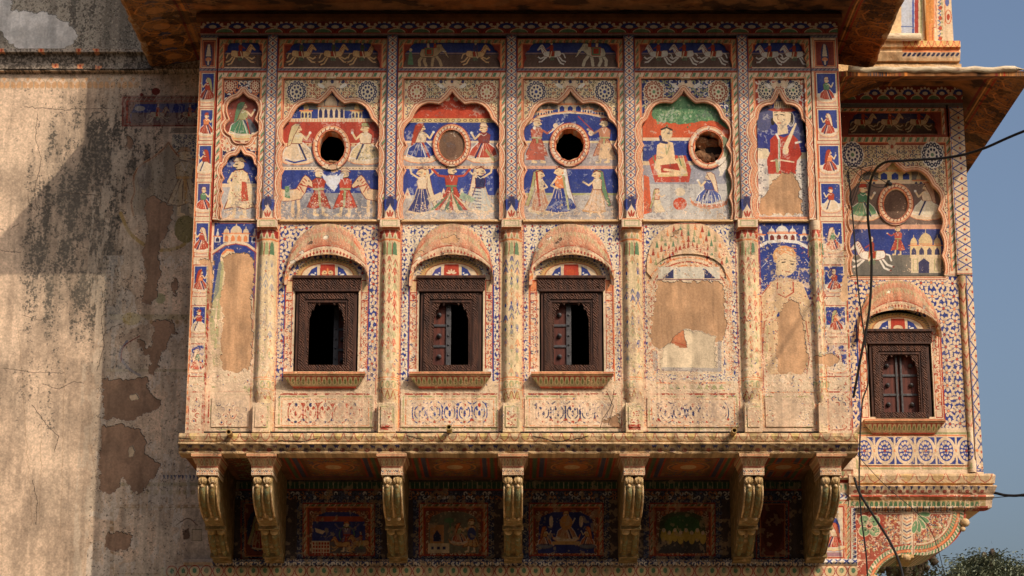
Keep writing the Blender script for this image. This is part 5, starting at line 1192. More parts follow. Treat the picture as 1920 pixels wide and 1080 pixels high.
for k, (a, b) in PANELS.items():
    if k == 'A':
        plate('mural_panel', ppts([(410, 155), (500, 155), (500, 272), (410, 272)], YN), [], YN, YN+.06, None, bal, deep, label='painted lady in a green skirt in a lobed red medallion')
        plate('mural_panel', ppts([(410, 272.4), (500, 272.4), (500, 413), (410, 413)], YN), [], YN, YN+.06, None, bal, deep, label=MUR[k])
    else:
        nx, yt, yb, hw = NICHE[k]
        outer = [(float(rxw(nx-hw-8)), Z(412.5, YN)), (float(rxw(nx+hw+8)), Z(412.5, YN)), (float(rxw(nx+hw+8)), Z(yt-14, YN)), (float(rxw(nx-hw-8)), Z(yt-14, YN))]
        hs = []
        if k in HOLES: hs = [ellpts(*HOLES[k], YN, jag=1.3 if k == 'B' else 2.4)]
        plate('mural_panel', outer, hs, YN, YN+.14, None, bal, deep, label=MUR[k])
    # floor of the niche
    if k != 'A':
        nx, yt, yb, hw = NICHE[k]
        box('niche_sill', float(rxw(nx-hw-3)), float(rxw(nx+hw+3)), fy+.012, YN+.01, Z(413, fy)-.006, Z(411, fy), M_PLAIN, bal)
# medallion rings, slightly proud
for (cx, cy, rx, ry) in ((622, 277, 25, 31), (847, 273, 25, 29), (1068, 272, 27, 30), (1328, 277, 27, 30)):
    plate('medallion_ring', ellpts(cx, cy, rx+11, ry+11, YN, 36), [ellpts(cx, cy, rx, ry, YN, 36)], YN-.02, YN+.005, None, bal, deep)
# rubble blocking the right-hand hole
for i in range(16):
    x = random.uniform(1306, 1350); y = random.uniform(256, 302) if i > 4 else random.uniform(286, 304)
    X = float(xk(x, y, YN+.1)); s_ = random.uniform(.035, .08)
    o = sphere('rubble', X, YN+.12+random.uniform(-.02, .06), Z(y, YN+.1), s_, s_*.8, s_*.7, M_RUBBLE, bal, 7)
    for v in o.data.vertices: v.co *= 1; v.co += Vector([random.uniform(-.012, .012) for _ in range(3)])
    for p in o.data.polygons: p.use_smooth = False
for i in range(5):
    x = 604+i*8; o = sphere('rubble', float(xk(x, 304, YN)), YN+.02, Z(305+random.uniform(-2, 2), YN), .035, .04, .018, M_RUBBLE, bal, 7)
# strips, pilasters
for i, x in enumerate(STR):
    plate('lattice_strip', rectp(x-10.5, 67, x+10.5, 373, fy), [], fy-.022, fy+.05, None, bal, face)
    plate('bud_panel', rectp(x-11, 373.4, x+11, 412, fy), [], fy-.04, fy+.05, None, bal, face, label='blue petalled bud at the foot of the lattice strip')
def wallshape(x0, x1, y0, y1, yf_, name, holes=[], **k): return plate(name, rectp(x0, y0, x1, y1, fy), holes, yf_, fy+.12, None, bal, face, **k)
wallshape(LE, 373, 66.5, 812, fy-.002, 'portrait_strip', label='left edge strip of stacked small portraits')
wallshape(1556, RE, 66.5, 812, fy-.002, 'portrait_strip', label='right edge strip of stacked small portraits')
BAY = {'A': (374, 470), 'B': (496, 708.5), 'C': (735.5, 945.5), 'D': (972.5, 1179.5), 'E': (1206.5, 1405), 'F': (1432.5, 1548)}
for k, (a, b) in BAY.items():
    y_ = fy+.045
    if k in WIN:
        wallshape(a-8, b+8, 412.5, 733, y_, 'wall_panel', [rpts(winhole(WIN[k]), fy)])
    else:
        wallshape(a-8, b+8, 412.5, 733, y_, 'wall_panel', label={'A': 'panel with a half lost painted lady and bare plaster', 'E': 'painted blind window with its middle fallen to bare plaster', 'F': 'panel with a turbaned woman above a bare plaster patch'}[k])
    wallshape(a-8, b+8, 733.4, 812, y_-.004, 'dado_panel')
    plate('dado_inset', rectp(a+12, 745, b-12, 799, fy), [], y_-.016, y_, None, bal, face)
for i, x in enumerate(STR+[1552]):
    hw0 = 18.5 if i < 5 else 9
    ys_ = [414, 430, 436, 440, 446, 452, 520, 600, 680, 716, 722, 728, 742, 748, 756]
    ws = [1.0, 1.0, .8, .98, .98, .86, .9, .92, .92, .92, 1.02, .92, .88, .7, .66]
    V = []; n = 13
    for y, q in zip(ys_, ws):
        for j in range(n):
            t = math.pi*j/(n-1); fl = 1-.10*abs(math.sin(t*3.0)) if 440 < y < 730 else 1
            V.append((float(rxw(x-hw0*q*math.cos(t)*fl)), fy+.045-(.078*q)*math.sin(t)**.7*fl, Z(y, fy)))
    F = [(a*n+j, a*n+j+1, (a+1)*n+j+1, (a+1)*n+j) for a in range(len(ys_)-1) for j in range(n-1)]
    pl = make('pilaster', V, F, None, bal, face, smooth=True)
    if i < 5:
        box('capital', float(rxw(x-hw0-1)), float(rxw(x+hw0+1)), fy-.062, fy+.05, Z(429, fy), Z(412.6, fy), None, pl, face, .004)
        box('pedestal', float(rxw(x-hw0+2)), float(rxw(x+hw0-2)), fy-.05, fy+.05, Z(812, fy), Z(757, fy), None, pl, face, .004)
        box('pedestal_tablet', float(rxw(x-hw0+7)), float(rxw(x+hw0-7)), fy-.06, fy-.04, Z(803, fy), Z(764, fy), None, pl, face, .003)
    else: box('pedestal', float(rxw(x-hw0+1)), float(rxw(x+hw0-1)), fy-.03, fy+.05, Z(812, fy), Z(757, fy), None, pl, face, .003)
# ---------------------------------------------------------------- windows
def tymp_canvas(name, wx, yc, Y, kind):
    t = Canvas(name, float(rxw(wx-72)), Z(535, Y)-.02+yc, float(rxw(wx+72)), Z(478, Y)+.02+yc, 400, Y)
    return t
hoodC = {}
def hood_canvas(name, cx, Y, zc, dark):
    """canopy paint laid out in its own X, Z frame (metres from the canopy centre at the springing)"""
    c = Canvas(name, cx-.56, zc-.25, cx+.56, zc+.66, 300, Y, C(186,146,114))
    c.world(); c.rect(cx-.56, zc+.66, cx+.56, zc-.25, C(190,148,116))
    for r_, q in enumerate((.52, .47, .42, .37, .32)):
        for i in range(31):
            t = math.pi*(i+.5)/31; x, z = cx+q*.86*math.cos(t)*1.02, zc+.02+q*math.sin(t)*1.0
            col = [OLIVE, C(190,120,90), C(166,164,116), C(196,132,96), C(176,96,66)][r_]
            c.poly([(x-.016, z-.03), (x+.016, z-.03), (x+.014, z+.012), (x, z+.034), (x-.014, z+.012)], col, a=.7); c.stroke([(x-.019, z-.035), (x, z+.04), (x+.019, z-.035)], .004, C(180,100,70), a=.7)
    o = [(cx-.44+.88*i/24, zc-.085+.295*math.sin(math.pi*(i/24))**.72) for i in range(25)]
    for d, wd, col in ((.10, .012, RED), (.085, .02, CREAM), (.045, .055, C(214,180,140)), (.012, .012, C(180,120,60)), (-.01, .018, ORANGE)): c.stroke([(x, z+d) for x, z in o], wd, col)
    for i in range(27):
        f = (i+.5)/27; x = cx-.44+.88*f; z = zc-.085+.295*math.sin(math.pi*f)**.72+.047
        c.poly([(x-.011, z), (x, z+.02), (x+.011, z), (x, z-.02)], RED if i % 2 else C(150,40,30))
    for sx in (-1, 1):
        c.stroke([(cx+sx*.40, zc+.05), (cx+sx*.36, zc+.22), (cx+sx*.26, zc+.36)], .012, C(180,80,50)); c.stroke([(cx+sx*.43, zc+.02), (cx+sx*.40, zc+.2), (cx+sx*.30, zc+.38)], .01, OLIVE)
    c.wear(np.full((c.H, c.W), .30, np.float32), 10, .4)
    for _ in range(5):
        x_, z_ = cx+random.uniform(-.35, .35), zc+random.uniform(.12, .42); c.patch([(x_-.03, z_-.01), (x_, z_+.02), (x_+.03, z_), (x_, z_-.02)], random.choice([TAN, PALE, BROWN]), .35, 2, k=.003)
    if dark: c.world(); c.patch([(cx-.10, zc+.40), (cx+.05, zc+.42), (cx+.09, zc+.36), (cx-.02, zc+.33), (cx-.11, zc+.35)], TAN, .3, 1.6, k=.005)
    c.finish(.12); return c
def hood_canvas_fix(): pass
def make_window(parent, wx, Y, y0, hs, tlabel, kind, shut, label, wscale=1.0):
    """wx: centre (rx); y0: photo row of the lintel top; Y: wall face depth; hs: vertical scale"""
    cx = float(rxw(wx)); ws = wscale*.96; zt = Z(y0, Y); S_ = Y/20.0
    H1 = (Z(520, 20)-Z(545, 20))*hs; H2 = (Z(545, 20)-Z(701, 20))*hs
    hw = .293*wscale; fy_ = Y+.01
    zb = zt-H1-H2
    def ring_plate(name, x, z0, z1, wd, yf_, yb_, mat, par, wb=None):
        wb = wb or wd
        return plate(name, [(cx-x, z0), (cx+x, z0), (cx+x, z1), (cx-x, z1)], [[(cx-x+wd, z0+wb), (cx+x-wd, z0+wb), (cx+x-wd, z1-wd), (cx-x+wd, z1-wd)]], yf_, yb_, mat, par, back=True)
    rw = random.Random(int(wx)); skew = rw.uniform(-.006, .006)
    win = ring_plate('window', hw, zb, zt-H1, .05, fy_, fy_+.14, M_WOOD, parent); win['label'] = label
    ring_plate('frame_moulding', hw-.03, zb+.03, zt-H1-.03, .055, fy_-.016, fy_+.10, M_CARVE, win)
    ring_plate('frame_moulding', hw-.075, zb+.045, zt-H1-.085, .03, fy_-.004, fy_+.10, M_WOOD, win)
    # cusped inner board
    iw = hw-.098; z0, z1 = zb+.07, zt-H1-.108
    def opn():
        pts = [(cx+(px)*(iw-.024), z1-.012-(z1-z0-.012)*t) for px, t in cusp_norm]
        return pts
    ring = plate('cusped_board', [(cx-iw, z0), (cx+iw, z0), (cx+iw, z1), (cx-iw, z1)], [opn()], fy_+.006, fy_+.045, M_CARVE, win, back=True)
    box('lintel', cx-hw-.035, cx+hw+.035, fy_-.026, fy_+.12, zt-H1+.004, zt, M_CARVE, win, bev=.006)
    box('lintel_fillet', cx-hw-.045, cx+hw+.045, fy_-.042, fy_+.08, zt-.014, zt+.014, M_WOOD, win, bev=.004)
    box('lintel_fillet', cx-hw-.02, cx+hw+.02, fy_-.03, fy_+.08, zt-H1-.012, zt-H1+.010, M_WOOD, win, bev=.004)
    box('threshold', cx-hw+.03, cx+hw-.03, fy_-.012, fy_+.10, zb, zb+.028, M_WOOD, win, bev=.004)
    # shutters with iron straps and studs
    for s_ in shut:
        xa, xb = (cx-iw+.004, cx-.004) if s_ < 0 else (cx+.004, cx+iw-.004)
        if kind == 'far': xa, xb = cx+.055, cx+iw-.004
        ysx = fy_+.085 if kind != 'far' else fy_+.24
        box('shutter', xa, xb, ysx, ysx+.03, z0-.02, z1, M_SHUT, win, bev=.003)
        hh = (z1-z0); 
        for q in (.02, .34, .66): box('strap', xa+.002, xb-.002, ysx-.012, ysx-.001, z0+hh*q-.012, z0+hh*q+.012, M_IRON, win, bev=.003)
        xv = xb-.022 if s_ < 0 else xa+.022
        if kind == 'both' and s_ > 0: xv = xa+.018
        sw = .010 if kind == 'both' else .024
        box('stile', xv-sw, xv+sw, ysx-.02, ysx-.002, z0, z1, M_IRON, win, bev=.003)
        for q in (.18, .50, .82):
            xm = (xa+xb)/2+(-.018 if s_ < 0 else .018); zz = z0+hh*q
            sphere('stud', xm, ysx-.012, zz, .024, .020, .024, M_IRON, win, 10)
            sphere('stud', xm, ysx-.030, zz, .010, .012, .010, M_IRON, win, 8)
        for q in (() if kind == 'both' else (.05, .2, .36, .5, .66, .82, .95)): sphere('stile_stud', xv, ysx-.024, z0+hh*q, .011, .010, .011, M_IRON, win, 8)
    # painted tympanum above the lintel
    tw = .34*wscale; th = .195*hs
    tc_ = Canvas('tympanum_paint', cx-tw-.03, zt-.02, cx+tw+.03, zt+th+.05, 360, Y, C(206,166,116), .06)
    c = tc_; c.world()
    arc = lambda q, n=22: [(cx-tw*q*math.cos(t), zt+(th*q)*math.sin(t)**.9) for t in np.linspace(0.02, math.pi-.02, n)]
    c.poly(arc(1.06)+[(cx+tw*1.1, zt-.02), (cx-tw*1.1, zt-.02)], C(190,150,92)); c.stroke(arc(.97), .01, OLIVE)
    for t in np.linspace(.1, math.pi-.1, 26): c.stroke([(cx-tw*.88*math.cos(t), zt+th*.88*math.sin(t)), (cx-tw*.95*math.cos(t+.03), zt+th*.95*math.sin(t+.03))], .007, C(70,70,90))
    c.stroke(arc(.82), .012, OCHRE); c.stroke(arc(.76), .006, RED); c.poly(arc(.73)+[(cx+tw*.74, zt), (cx-tw*.74, zt)], CREAM)
    c.poly([(cx-.075, zt+.005), (cx+.075, zt+.005), (cx+.07, zt+th*.68), (cx-.07, zt+th*.68)], C(170,50,34))
    if tlabel == 'leaf':
        for t in (.3, .9, 1.57, 2.2, 2.8): c.ell(cx+.028*math.cos(t)*1.1, zt+.035+.03*math.sin(t), .022, .009, CREAM, rot=t)
    elif tlabel == 'faces':
        for sx in (-1, 1): c.ell(cx+sx*.03, zt+.045, .026, .026, C(206,170,120)); c.ell(cx+sx*.026, zt+.05, .006, .006, BLACK); c.stroke([(cx+sx*.01, zt+.03), (cx+sx*.04, zt+.03)], .006, RED)
        c.ell(cx, zt+.07, .01, .026, ORANGE)
    elif tlabel == 'fish': c.ell(cx, zt+.03, .05, .032, C(206,180,140)); c.ell(cx, zt+.018, .03, .01, RED)
    else: c.ell(cx, zt+.05, .05, .035, C(176,60,30))
    for sx in (-1, 1):
        c.poly([(cx+sx*.10, zt+.008), (cx+sx*.20*wscale, zt+.008), (cx+sx*.155*wscale, zt+th*.42), (cx+sx*.10, zt+th*.58)], BLUE if not (tlabel == 'leaf' and sx < 0) else C(60,60,130))
        c.ell(cx+sx*.14, zt+.026, .026, .011, WHITE, rot=-sx*.4 if 0 else sx*.3); c.ell(cx+sx*.118, zt+.045, .009, .009, WHITE); c.stroke([(cx+sx*.15, zt+.02), (cx+sx*.185, zt+.012)], .007, WHITE)
        c.stroke([(cx+sx*.085, zt), (cx+sx*.085, zt+th*.64)], .008, CREAM)
    c.finish(.08)
    plate('tympanum', [(cx-tw, zt+.004)]+arc(1.0)[1:-1]+[(cx+tw, zt+.004)], [], Y+.008, Y+.09, None, win, tc_)
    # curved canopy
    zc = zt-.012; hc = hood_canvas('canopy_paint', cx, Y-.1, zc, tlabel == 'leaf')
    c = hc
    n = 24; Hh = (Z(415, 20)-Z(520, 20))*hs; top = []; fr = []; un = []; dpt = .078*S_
    rows = []
    def crv(w_, h_, z_, y_, pw):
        return [(cx-w_*math.cos(math.pi*i/n), y_, z_+h_*math.sin(math.pi*i/n)**pw) for i in range(n+1)]
    wo = .395*wscale
    rows.append(crv(wo*.94, Hh*1.0, zc+.0, Y+.01, .75))
    rows.append(crv(wo*.97, Hh*.98, zc-.01, Y-.02, .75))
    rows.append(crv(wo*1.0, Hh*.93, zc-.02, Y-.04, .75))
    rows.append(crv(wo*1.02, Hh*.80, zc-.04, Y-.06, .75))
    rows.append(crv(wo*1.03, Hh*.68, zc-.06, Y-dpt*.95, .72))
    rows.append(crv(wo*1.04, Hh*.57, zc-.075, Y-dpt, .72))
    rows.append(crv(wo*1.035, Hh*.545, zc-.088, Y-dpt+.002, .72))
    rows.append(crv(wo*.98, Hh*.54, zc-.082, Y-dpt+.02, .72))
    rows.append(crv(wo*.95, Hh*.56, zc-.04, Y+.03, .78))
    V = [(p[0]+skew*math.sin(p[0]*23)+rw.uniform(-.002, .002), p[1]+rw.uniform(-.003, .003), p[2]+skew*(p[0]-cx)*4+rw.uniform(-.0025, .0025)) for r_ in rows for p in r_]; m1 = n+1
    F = [(a*m1+i, a*m1+i+1, (a+1)*m1+i+1, (a+1)*m1+i) for a in range(len(rows)-1) for i in range(n)]
    make('canopy', V, F, None, win, hc, smooth=False)
    # band that frames the tympanum under the canopy
    # sill
    zs = zb-.004
    prof = [(Y+.03, zs), (Y-.115, zs), (Y-.12, zs-.022), (Y-.108, zs-.028), (Y-.10, zs-.042), (Y-.04, zs-.125), (Y-.03, zs-.14), (Y+.03, zs-.145)]
    sc_ = Canvas('sill_paint', cx-.45, zs-.16, cx+.45, zs+.01, 300, Y, C(196,150,104), .1); c = sc_; c.world()
    c.rect(cx-.45, zs-.04, cx+.45, zs-.16, C(172,140,96)); c.stroke([(cx-.45, zs-.015), (cx+.45, zs-.015)], .012, C(180,90,60)); c.stroke([(cx-.45, zs-.048), (cx+.45, zs-.048)], .008, RED)
    for i in range(15):
        x = cx-.35+i*.05; c.ell(x, zs-.085, .019, .036, C(196,176,120), n=12); c.ell(x, zs-.09, .010, .026, C(120,124,70), n=10); c.ell(x+.025, zs-.07, .007, .02, RED, n=8)
    c.stroke([(cx-.45, zs-.138), (cx+.45, zs-.138)], .014, C(176,60,40)); c.wear(np.full((c.H, c.W), .2, np.float32), 8, .3); c.finish(.1)
    nP = len(prof); V = []; xw = .392*wscale
    for s_ in (-1, 1):
        for j, (y_, z_) in enumerate(prof):
            q = xw if z_ > zs-.05 else xw-(zs-.05-z_)*1.05
            V.append((cx+s_*q, y_, z_))
    F = [(i, (i+1) % nP, nP+(i+1) % nP, nP+i) for i in range(nP)]+[tuple(range(nP)), tuple(range(nP, 2*nP))[::-1]]
    make('sill', V, F, None, win, sc_)
    return win
cusp_norm = []
_o = cusp(0, 0, 1, 1, OPEN)
cusp_norm = [(p[0], p[1]) for p in _o]
make_window(bal, WIN['B'], YF+.045, 520, 1.0, 'faces', 'far', (1,), 'left window of the large balcony, open, shutter at right in shadow')
make_window(bal, WIN['C'], YF+.045, 520, 1.0, 'leaf', 'one', (-1,), 'middle window of the large balcony with its left shutter closed')
make_window(bal, WIN['D'], YF+.045, 520, 1.0, 'plain', 'one', (-1,), 'right window of the large balcony with its left shutter closed')
# flat painted canopy of the blind window, in low relief
o = [(1304-82*math.cos(t), 508-94*math.sin(t)**.8) for t in np.linspace(0, math.pi, 25)]
i_ = [(1304-72*math.cos(t), 520-46*math.sin(t)**.8) for t in np.linspace(0, math.pi, 25)]
plate('blind_canopy', rpts(o+i_[::-1], fy), [], fy+.028, fy+.05, None, bal, face)
# ---------------------------------------------------------------- ledge under the face
def zl(y): return Z(y, YL)
prof = [(YF+.06, zl(811)), (YL+.03, zl(811)), (YL+.012, zl(813)), (YL-.005, zl(818)), (YL+.01, zl(826)), (YL+.05, zl(828.5)), (YL-.025, zl(829.5)), (YL-.03, zl(833)), (YL-.01, zl(836)), (YL+.03, zl(842)), (YL+.05, zl(844)), (YL+.02, zl(845)), (YL+.03, zl(849)), (YF+.06, zl(850))]
prism('ledge', prof, XL-.03, XR+.01, None, bal, ledge, nseg=90, rough=.010)
# soffit
sz = Z(850, YL)-.004
def plan_plate(name, x0, x1, y0, y1, z, t, cv, par, z1=None, label=None):
    z1 = z if z1 is None else z1
    V = [(x0, y0, z), (x1, y0, z), (x1, y1, z1), (x0, y1, z1), (x0, y0, z+t), (x1, y0, z+t), (x1, y1, z1+t), (x0, y1, z1+t)]
    return make(name, V, [(0, 1, 2, 3), (4, 7, 6, 5), (0, 4, 5, 1), (1, 5, 6, 2), (2, 6, 7, 3), (3, 7, 4, 0)], None, par, cv, uvf=uvplan(cv), label=label)
plan_plate('soffit', XL, XR, YF-.05, YW-.004, sz+.01, .02, sof, bal)
# brackets
bkc = Canvas('bracket_capital_paint', XL-.2, sz-.26, XR+.2, sz+.04, 300, 20.0, C(190,152,112)); c = bkc; c.world()
for x in XB:
    c.stroke([(x-.17, sz-.012), (x+.17, sz-.012)], .012, C(190,110,70)); c.stroke([(x-.17, sz-.034), (x+.17, sz-.034)], .006, RED)
    for i in range(11): xx = x-.13+i*.026; c.ell(xx, sz-.07, .009, .026, [OLIVE, C(150,90,60)][i % 2]); c.ell(xx, sz-.07, .004, .016, CREAM)
    c.stroke([(x-.12, sz-.108), (x+.12, sz-.108)], .008, RED); c.rect(x-.105, sz-.195, x+.105, sz-.115, C(200,176,144))
    for i in range(9):
        xx = x-.09+i*.0225; c.stroke([(xx-.01, sz-.14), (xx, sz-.155), (xx+.01, sz-.14)], .006, [DBLUE, C(190,100,60), BROWN][i % 3]); c.ell(xx, sz-.172, .006, .006, [RED, ORANGE][i % 2])
    c.stroke([(x-.105, sz-.19), (x+.105, sz-.19)], .007, C(150,60,50))
c.wear(np.full((c.H, c.W), .28, np.float32), 8, .4); c.finish(.15)
def bracket(x, par):
    w2 = .090; zt = sz+.008
    fr = [(20.01, zt-.19), (19.985, zt-.23), (19.98, zt-.30), (20.0, zt-.36), (20.06, zt-.42), (20.18, zt-.48), (20.38, zt-.535), (20.62, zt-.58), (20.72, zt-.60), (20.74, zt-.635), (20.78, zt-.68), (20.90, zt-.74), (21.02, zt-.78), (21.10, zt-.80), (21.14, zt-.84), (YW-.002, zt-.85)]
    prof = [(YW-.002, zt), (20.01, zt)]+fr
    b = prism('bracket', prof, x-w2, x+w2, M_BRKT, par)
    j0 = random.uniform(-.004, .004)
    # flared capital
    V = []
    for (hw_, yf_, z_) in ((.142, 19.835, zt), (.142, 19.835, zt-.028), (.134, 19.85, zt-.036), (.106, 19.92, zt-.095), (.100, 19.93, zt-.108), (.100, 19.93, zt-.19)):
        V += [(x-hw_+j0, yf_, z_), (x+hw_+j0, yf_, z_), (x+hw_, 20.35, z_), (x-hw_, 20.35, z_)]
    F = [(0, 1, 2, 3), (20, 23, 22, 21)]+[(4*a+i, 4*a+(i+1) % 4, 4*a+4+(i+1) % 4, 4*a+4+i) for a in range(5) for i in range(4)]
    make('capital', V, F, None, b, bkc)
    for s_ in (-1, 1):
        sphere('bulb', x+s_*.046, 19.985, zt-.235, .046, .05, .046, M_BULB, b, 12)
        for q in (-.5, 0, .5): tube('bulb_leaf', [(x+s_*.046+q*.05, 19.955+abs(q)*.012, zt-.205), (x+s_*.046+q*.062, 19.935+abs(q)*.014, zt-.235), (x+s_*.046+q*.03, 19.95, zt-.268)], .006, M_KNOB, b, 5)
        sphere('bead', x+s_*.046, 19.955, zt-.292, .017, .018, .018, M_KNOB, b, 8)
        pa = smooth_path([(19.975, zt-.285), (19.985, zt-.35), (20.05, zt-.415), (20.17, zt-.475), (20.34, zt-.525)], 4)
        tube('fluting', [(x+s_*.046, y_+.006, z_) for y_, z_ in pa], .026, M_RIDGE, b, 8, rr=[.030-.012*i/len(pa) for i in range(len(pa))])
        tube('fluting', [(x+s_*.083, y_+.006, z_) for y_, z_ in pa], .010, M_KNOB, b, 6)
        sphere('bead', x+s_*.046, 20.33, zt-.545, .021, .022, .02, M_KNOB, b, 8)
        sphere('bulb', x+s_*.045, 20.70, zt-.61, .042, .045, .042, M_BULB, b, 10)
        pb = smooth_path([(20.73, zt-.635), (20.78, zt-.685), (20.90, zt-.745), (21.04, zt-.785)], 4)
        tube('fluting', [(x+s_*.046, y_, z_) for y_, z_ in pb], .026, M_RIDGE, b, 8)
    pa = smooth_path([(19.975, zt-.285), (19.985, zt-.35), (20.05, zt-.415), (20.17, zt-.475), (20.34, zt-.525)], 4)
    tube('fluting', [(x, y_+.004, z_) for y_, z_ in pa], .010, M_KNOB, b, 6)
    for yy, zz, e in ((20.60, zt-.585, .012), (21.03, zt-.80, .012)): box('fillet', x-w2-e, x+w2+e, yy, yy+.07, zz-.022, zz+.022, M_BRKT, b, bev=.008)
    return b
for x in XB: bracket(x, bal)
# water spouts
for px, py in ((430, 812), (842, 803), (1376, 809)):
    X = float(xk(px, py, 19.72)); z = Z(py, 19.72)
    pt = [(X-.02, 20.05, z-.02), (X, 19.68, z)]
    V = []; F = []; n = 12
    for r_, (a, yy) in enumerate(((.026, 20.06), (.026, 19.66), (.019, 19.66), (.019, 19.95))):
        for k in range(n): t = 2*math.pi*k/n; V.append((X+a*math.cos(t), yy, z+a*math.sin(t)))
    F = [(a*n+k, a*n+(k+1) % n, (a+1)*n+(k+1) % n, (a+1)*n+k) for a in range(3) for k in range(n)]+[tuple(3*n+k for k in range(n))]
    make('drain_spout', V, F, M_STONE, bal, label='stub of drain pipe poking out above the ledge')
# ---------------------------------------------------------------- eave of the main balcony
def eave_loop(name, x0, x1, yfr, yb, z_in, z_out, cv, par, t=.07, sag=0):
    """hipped slab: inner edge at z_in on the walls, outer rim at z_out"""
    V = [(x0, yfr, z_out), (x1, yfr, z_out), (x1, yb, z_out), (x0, yb, z_out)]
    xi0, xi1, yi = x0+.62, x1-.62, yfr+.80
    V += [(xi0, yi, z_in), (xi1, yi, z_in), (xi1, yb, z_in), (xi0, yb, z_in)]
    V += [(a, b, c_+t) for a, b, c_ in V[:4]]+[(a, b, c_+t+.10) for a, b, c_ in V[4:8]]
    F = [(0, 1, 5, 4), (1, 2, 6, 5), (3, 0, 4, 7), (4, 5, 6, 7), (8, 12, 13, 9), (9, 13, 14, 10), (11, 15, 12, 8), (12, 15, 14, 13), (0, 8, 9, 1), (1, 9, 10, 2), (3, 11, 8, 0), (2, 10, 14, 6), (3, 7, 15, 11)]
    return make(name, V, F, None, par, cv, uvf=uvplan(cv))
ev = eave_loop('eave', -3.80, 3.80, 19.22, YW-.002, 8.14, 8.05, eav, bal)
def rim(name, pts, r, mat, par): return tube(name, pts, r, mat, par, 8)
random.seed(3)
pts = [(-3.80, YW-.02, 8.09)]+[(-3.80+random.uniform(-.012, .012), y, 8.09+random.uniform(-.012, .012)) for y in np.arange(21.2, 19.3, -.1)]+[(-3.8, 19.22, 8.09), (3.8, 19.22, 8.09)]+[(3.80+random.uniform(-.012, .012), y, 8.09+random.uniform(-.012, .012)) for y in np.arange(19.3, 21.2, .1)]+[(3.8, YW-.02, 8.09)]
M_RIM = noise_mat('rim_plaster', [C(104,70,40), C(150,106,66), C(206,186,150)], 6, .02)
rim('eave_rim', pts, .045, M_RIM, ev)
# upper storey above the eave, out of the picture but casting its shade
box('upper_storey', -3.42, 3.42, 20.0, YW-.004, 8.30, 10.4, M_PLAIN, bal, label='blank upper storey above the eave')
box('upper_eave', -4.55, 3.95, 19.05, YW-.004, 10.42, 10.52, M_STONE, bal, label='flat eave of the upper storey')
# ================================================================ MAIN WALL
hv = root('haveli_wall', 'high plastered house wall with soot stains, cracks and faded paintings behind the balconies', 'wall', (-4, YW, -1.6))
zb0, zt0 = wall.Z0+.01, wall.Z1-.01
plate('plaster_face', [(-6.88, zb0), (3.449, zb0), (3.449, zt0), (-6.88, zt0)], [], YW, YW+.3, None, hv, wall)
box('masonry', -16, -6.882, YW+.003, YW+.5, -1.6, 12, M_PLAIN, hv, label='plain plaster further along the wall')
box('masonry', -6.879, 3.447, YW+.003, YW+.5, -1.6, zb0-.003, M_PLAIN, hv, label='lower wall near the ground')
box('masonry', -6.879, 3.44, YW+.003, YW+.5, zt0+.003, 12, M_PLAIN, hv, label='wall above the eaves')
box('end_wall', 3.05, 3.446, YW+.51, YW+9, -1.6, 12, M_PLAIN, hv, label='side wall of the house running back')
z1, z2, z3 = Z(97, YW), Z(107, YW), Z(136, YW)
prism('string_course', [(YW+.02, z1), (YW-.10, z1), (YW-.13, z1-.015), (YW-.13, z2+.01), (YW-.09, z2), (YW-.07, z2-.02), (YW-.05, (z2+z3)/2), (YW-.06, z3+.03), (YW-.075, z3+.015), (YW-.06, z3), (YW+.02, z3)], -6.88, -3.2, None, hv, wall, nseg=50, rough=.012)
za, zb_ = Z(1052, YW), Z(1062, YW)
prism('base_moulding', [(YW+.01, za+.02), (YW-.05, za+.01), (YW-.06, za-.02), (YW-.03, zb_), (YW-.05, zb_-.02), (YW-.05, zb_-.12), (YW+.01, zb_-.13)], float(xk(345, 1060, YW)), 3.44, None, hv, wall, nseg=40, rough=.008)
prism('cornice_moulding', [(YW+.01, Z(884, YW)), (YW-.045, Z(885, YW)), (YW-.05, Z(897, YW)), (YW-.02, Z(901, YW)), (YW+.01, Z(901, YW))], 3.05, 3.44, None, hv, wall)
# ================================================================ SIDE BALCONY
sb = root('balcony', 'small painted balcony at the right corner carried on a quarter round painted bracket', 'balcony', (4.1, YS, 3.4))
SX0, SX1 = 3.452, 4.775
ry = YS
def srect(x0, y0, x1, y1): return [(float(rxw(x0)), Z(y1, ry)), (float(rxw(x1)), Z(y1, ry)), (float(rxw(x1)), Z(y0, ry)), (float(rxw(x0)), Z(y0, ry))]
L0, L1 = 1650.6, 1915
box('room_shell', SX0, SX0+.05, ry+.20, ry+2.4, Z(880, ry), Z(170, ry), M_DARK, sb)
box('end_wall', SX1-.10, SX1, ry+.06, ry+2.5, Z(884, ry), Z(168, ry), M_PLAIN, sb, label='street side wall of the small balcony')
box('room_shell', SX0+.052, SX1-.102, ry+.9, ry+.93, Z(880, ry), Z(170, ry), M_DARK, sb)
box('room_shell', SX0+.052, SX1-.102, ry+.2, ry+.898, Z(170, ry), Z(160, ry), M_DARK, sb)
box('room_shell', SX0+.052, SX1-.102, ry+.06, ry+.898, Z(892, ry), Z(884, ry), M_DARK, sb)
plate('cornice_frieze', srect(L0, 163, L1, 196), [], ry-.03, ry+.15, None, sb, side, label='dark lotus petal row under the small eave')
hole = rpts(cusp((1636+1878)/2+8, 210, 252, 96, CARTO), ry)
plate('frieze_border', srect(L0, 196.4, 1880, 255), [hole], ry, ry+.04, None, sb, side)
plate('frieze_panel', [(SX0, Z(256, ry+.06)), (float(rxw(1880)), Z(256, ry+.06)), (float(rxw(1880)), Z(196, ry+.06)), (SX0, Z(196, ry+.06))], [], ry+.06, ry+.1, None, sb, snich, label='dark frieze panel of three pale galloping horsemen')
gx_, gt, gb, ghw = 1762, 299, 516, 97
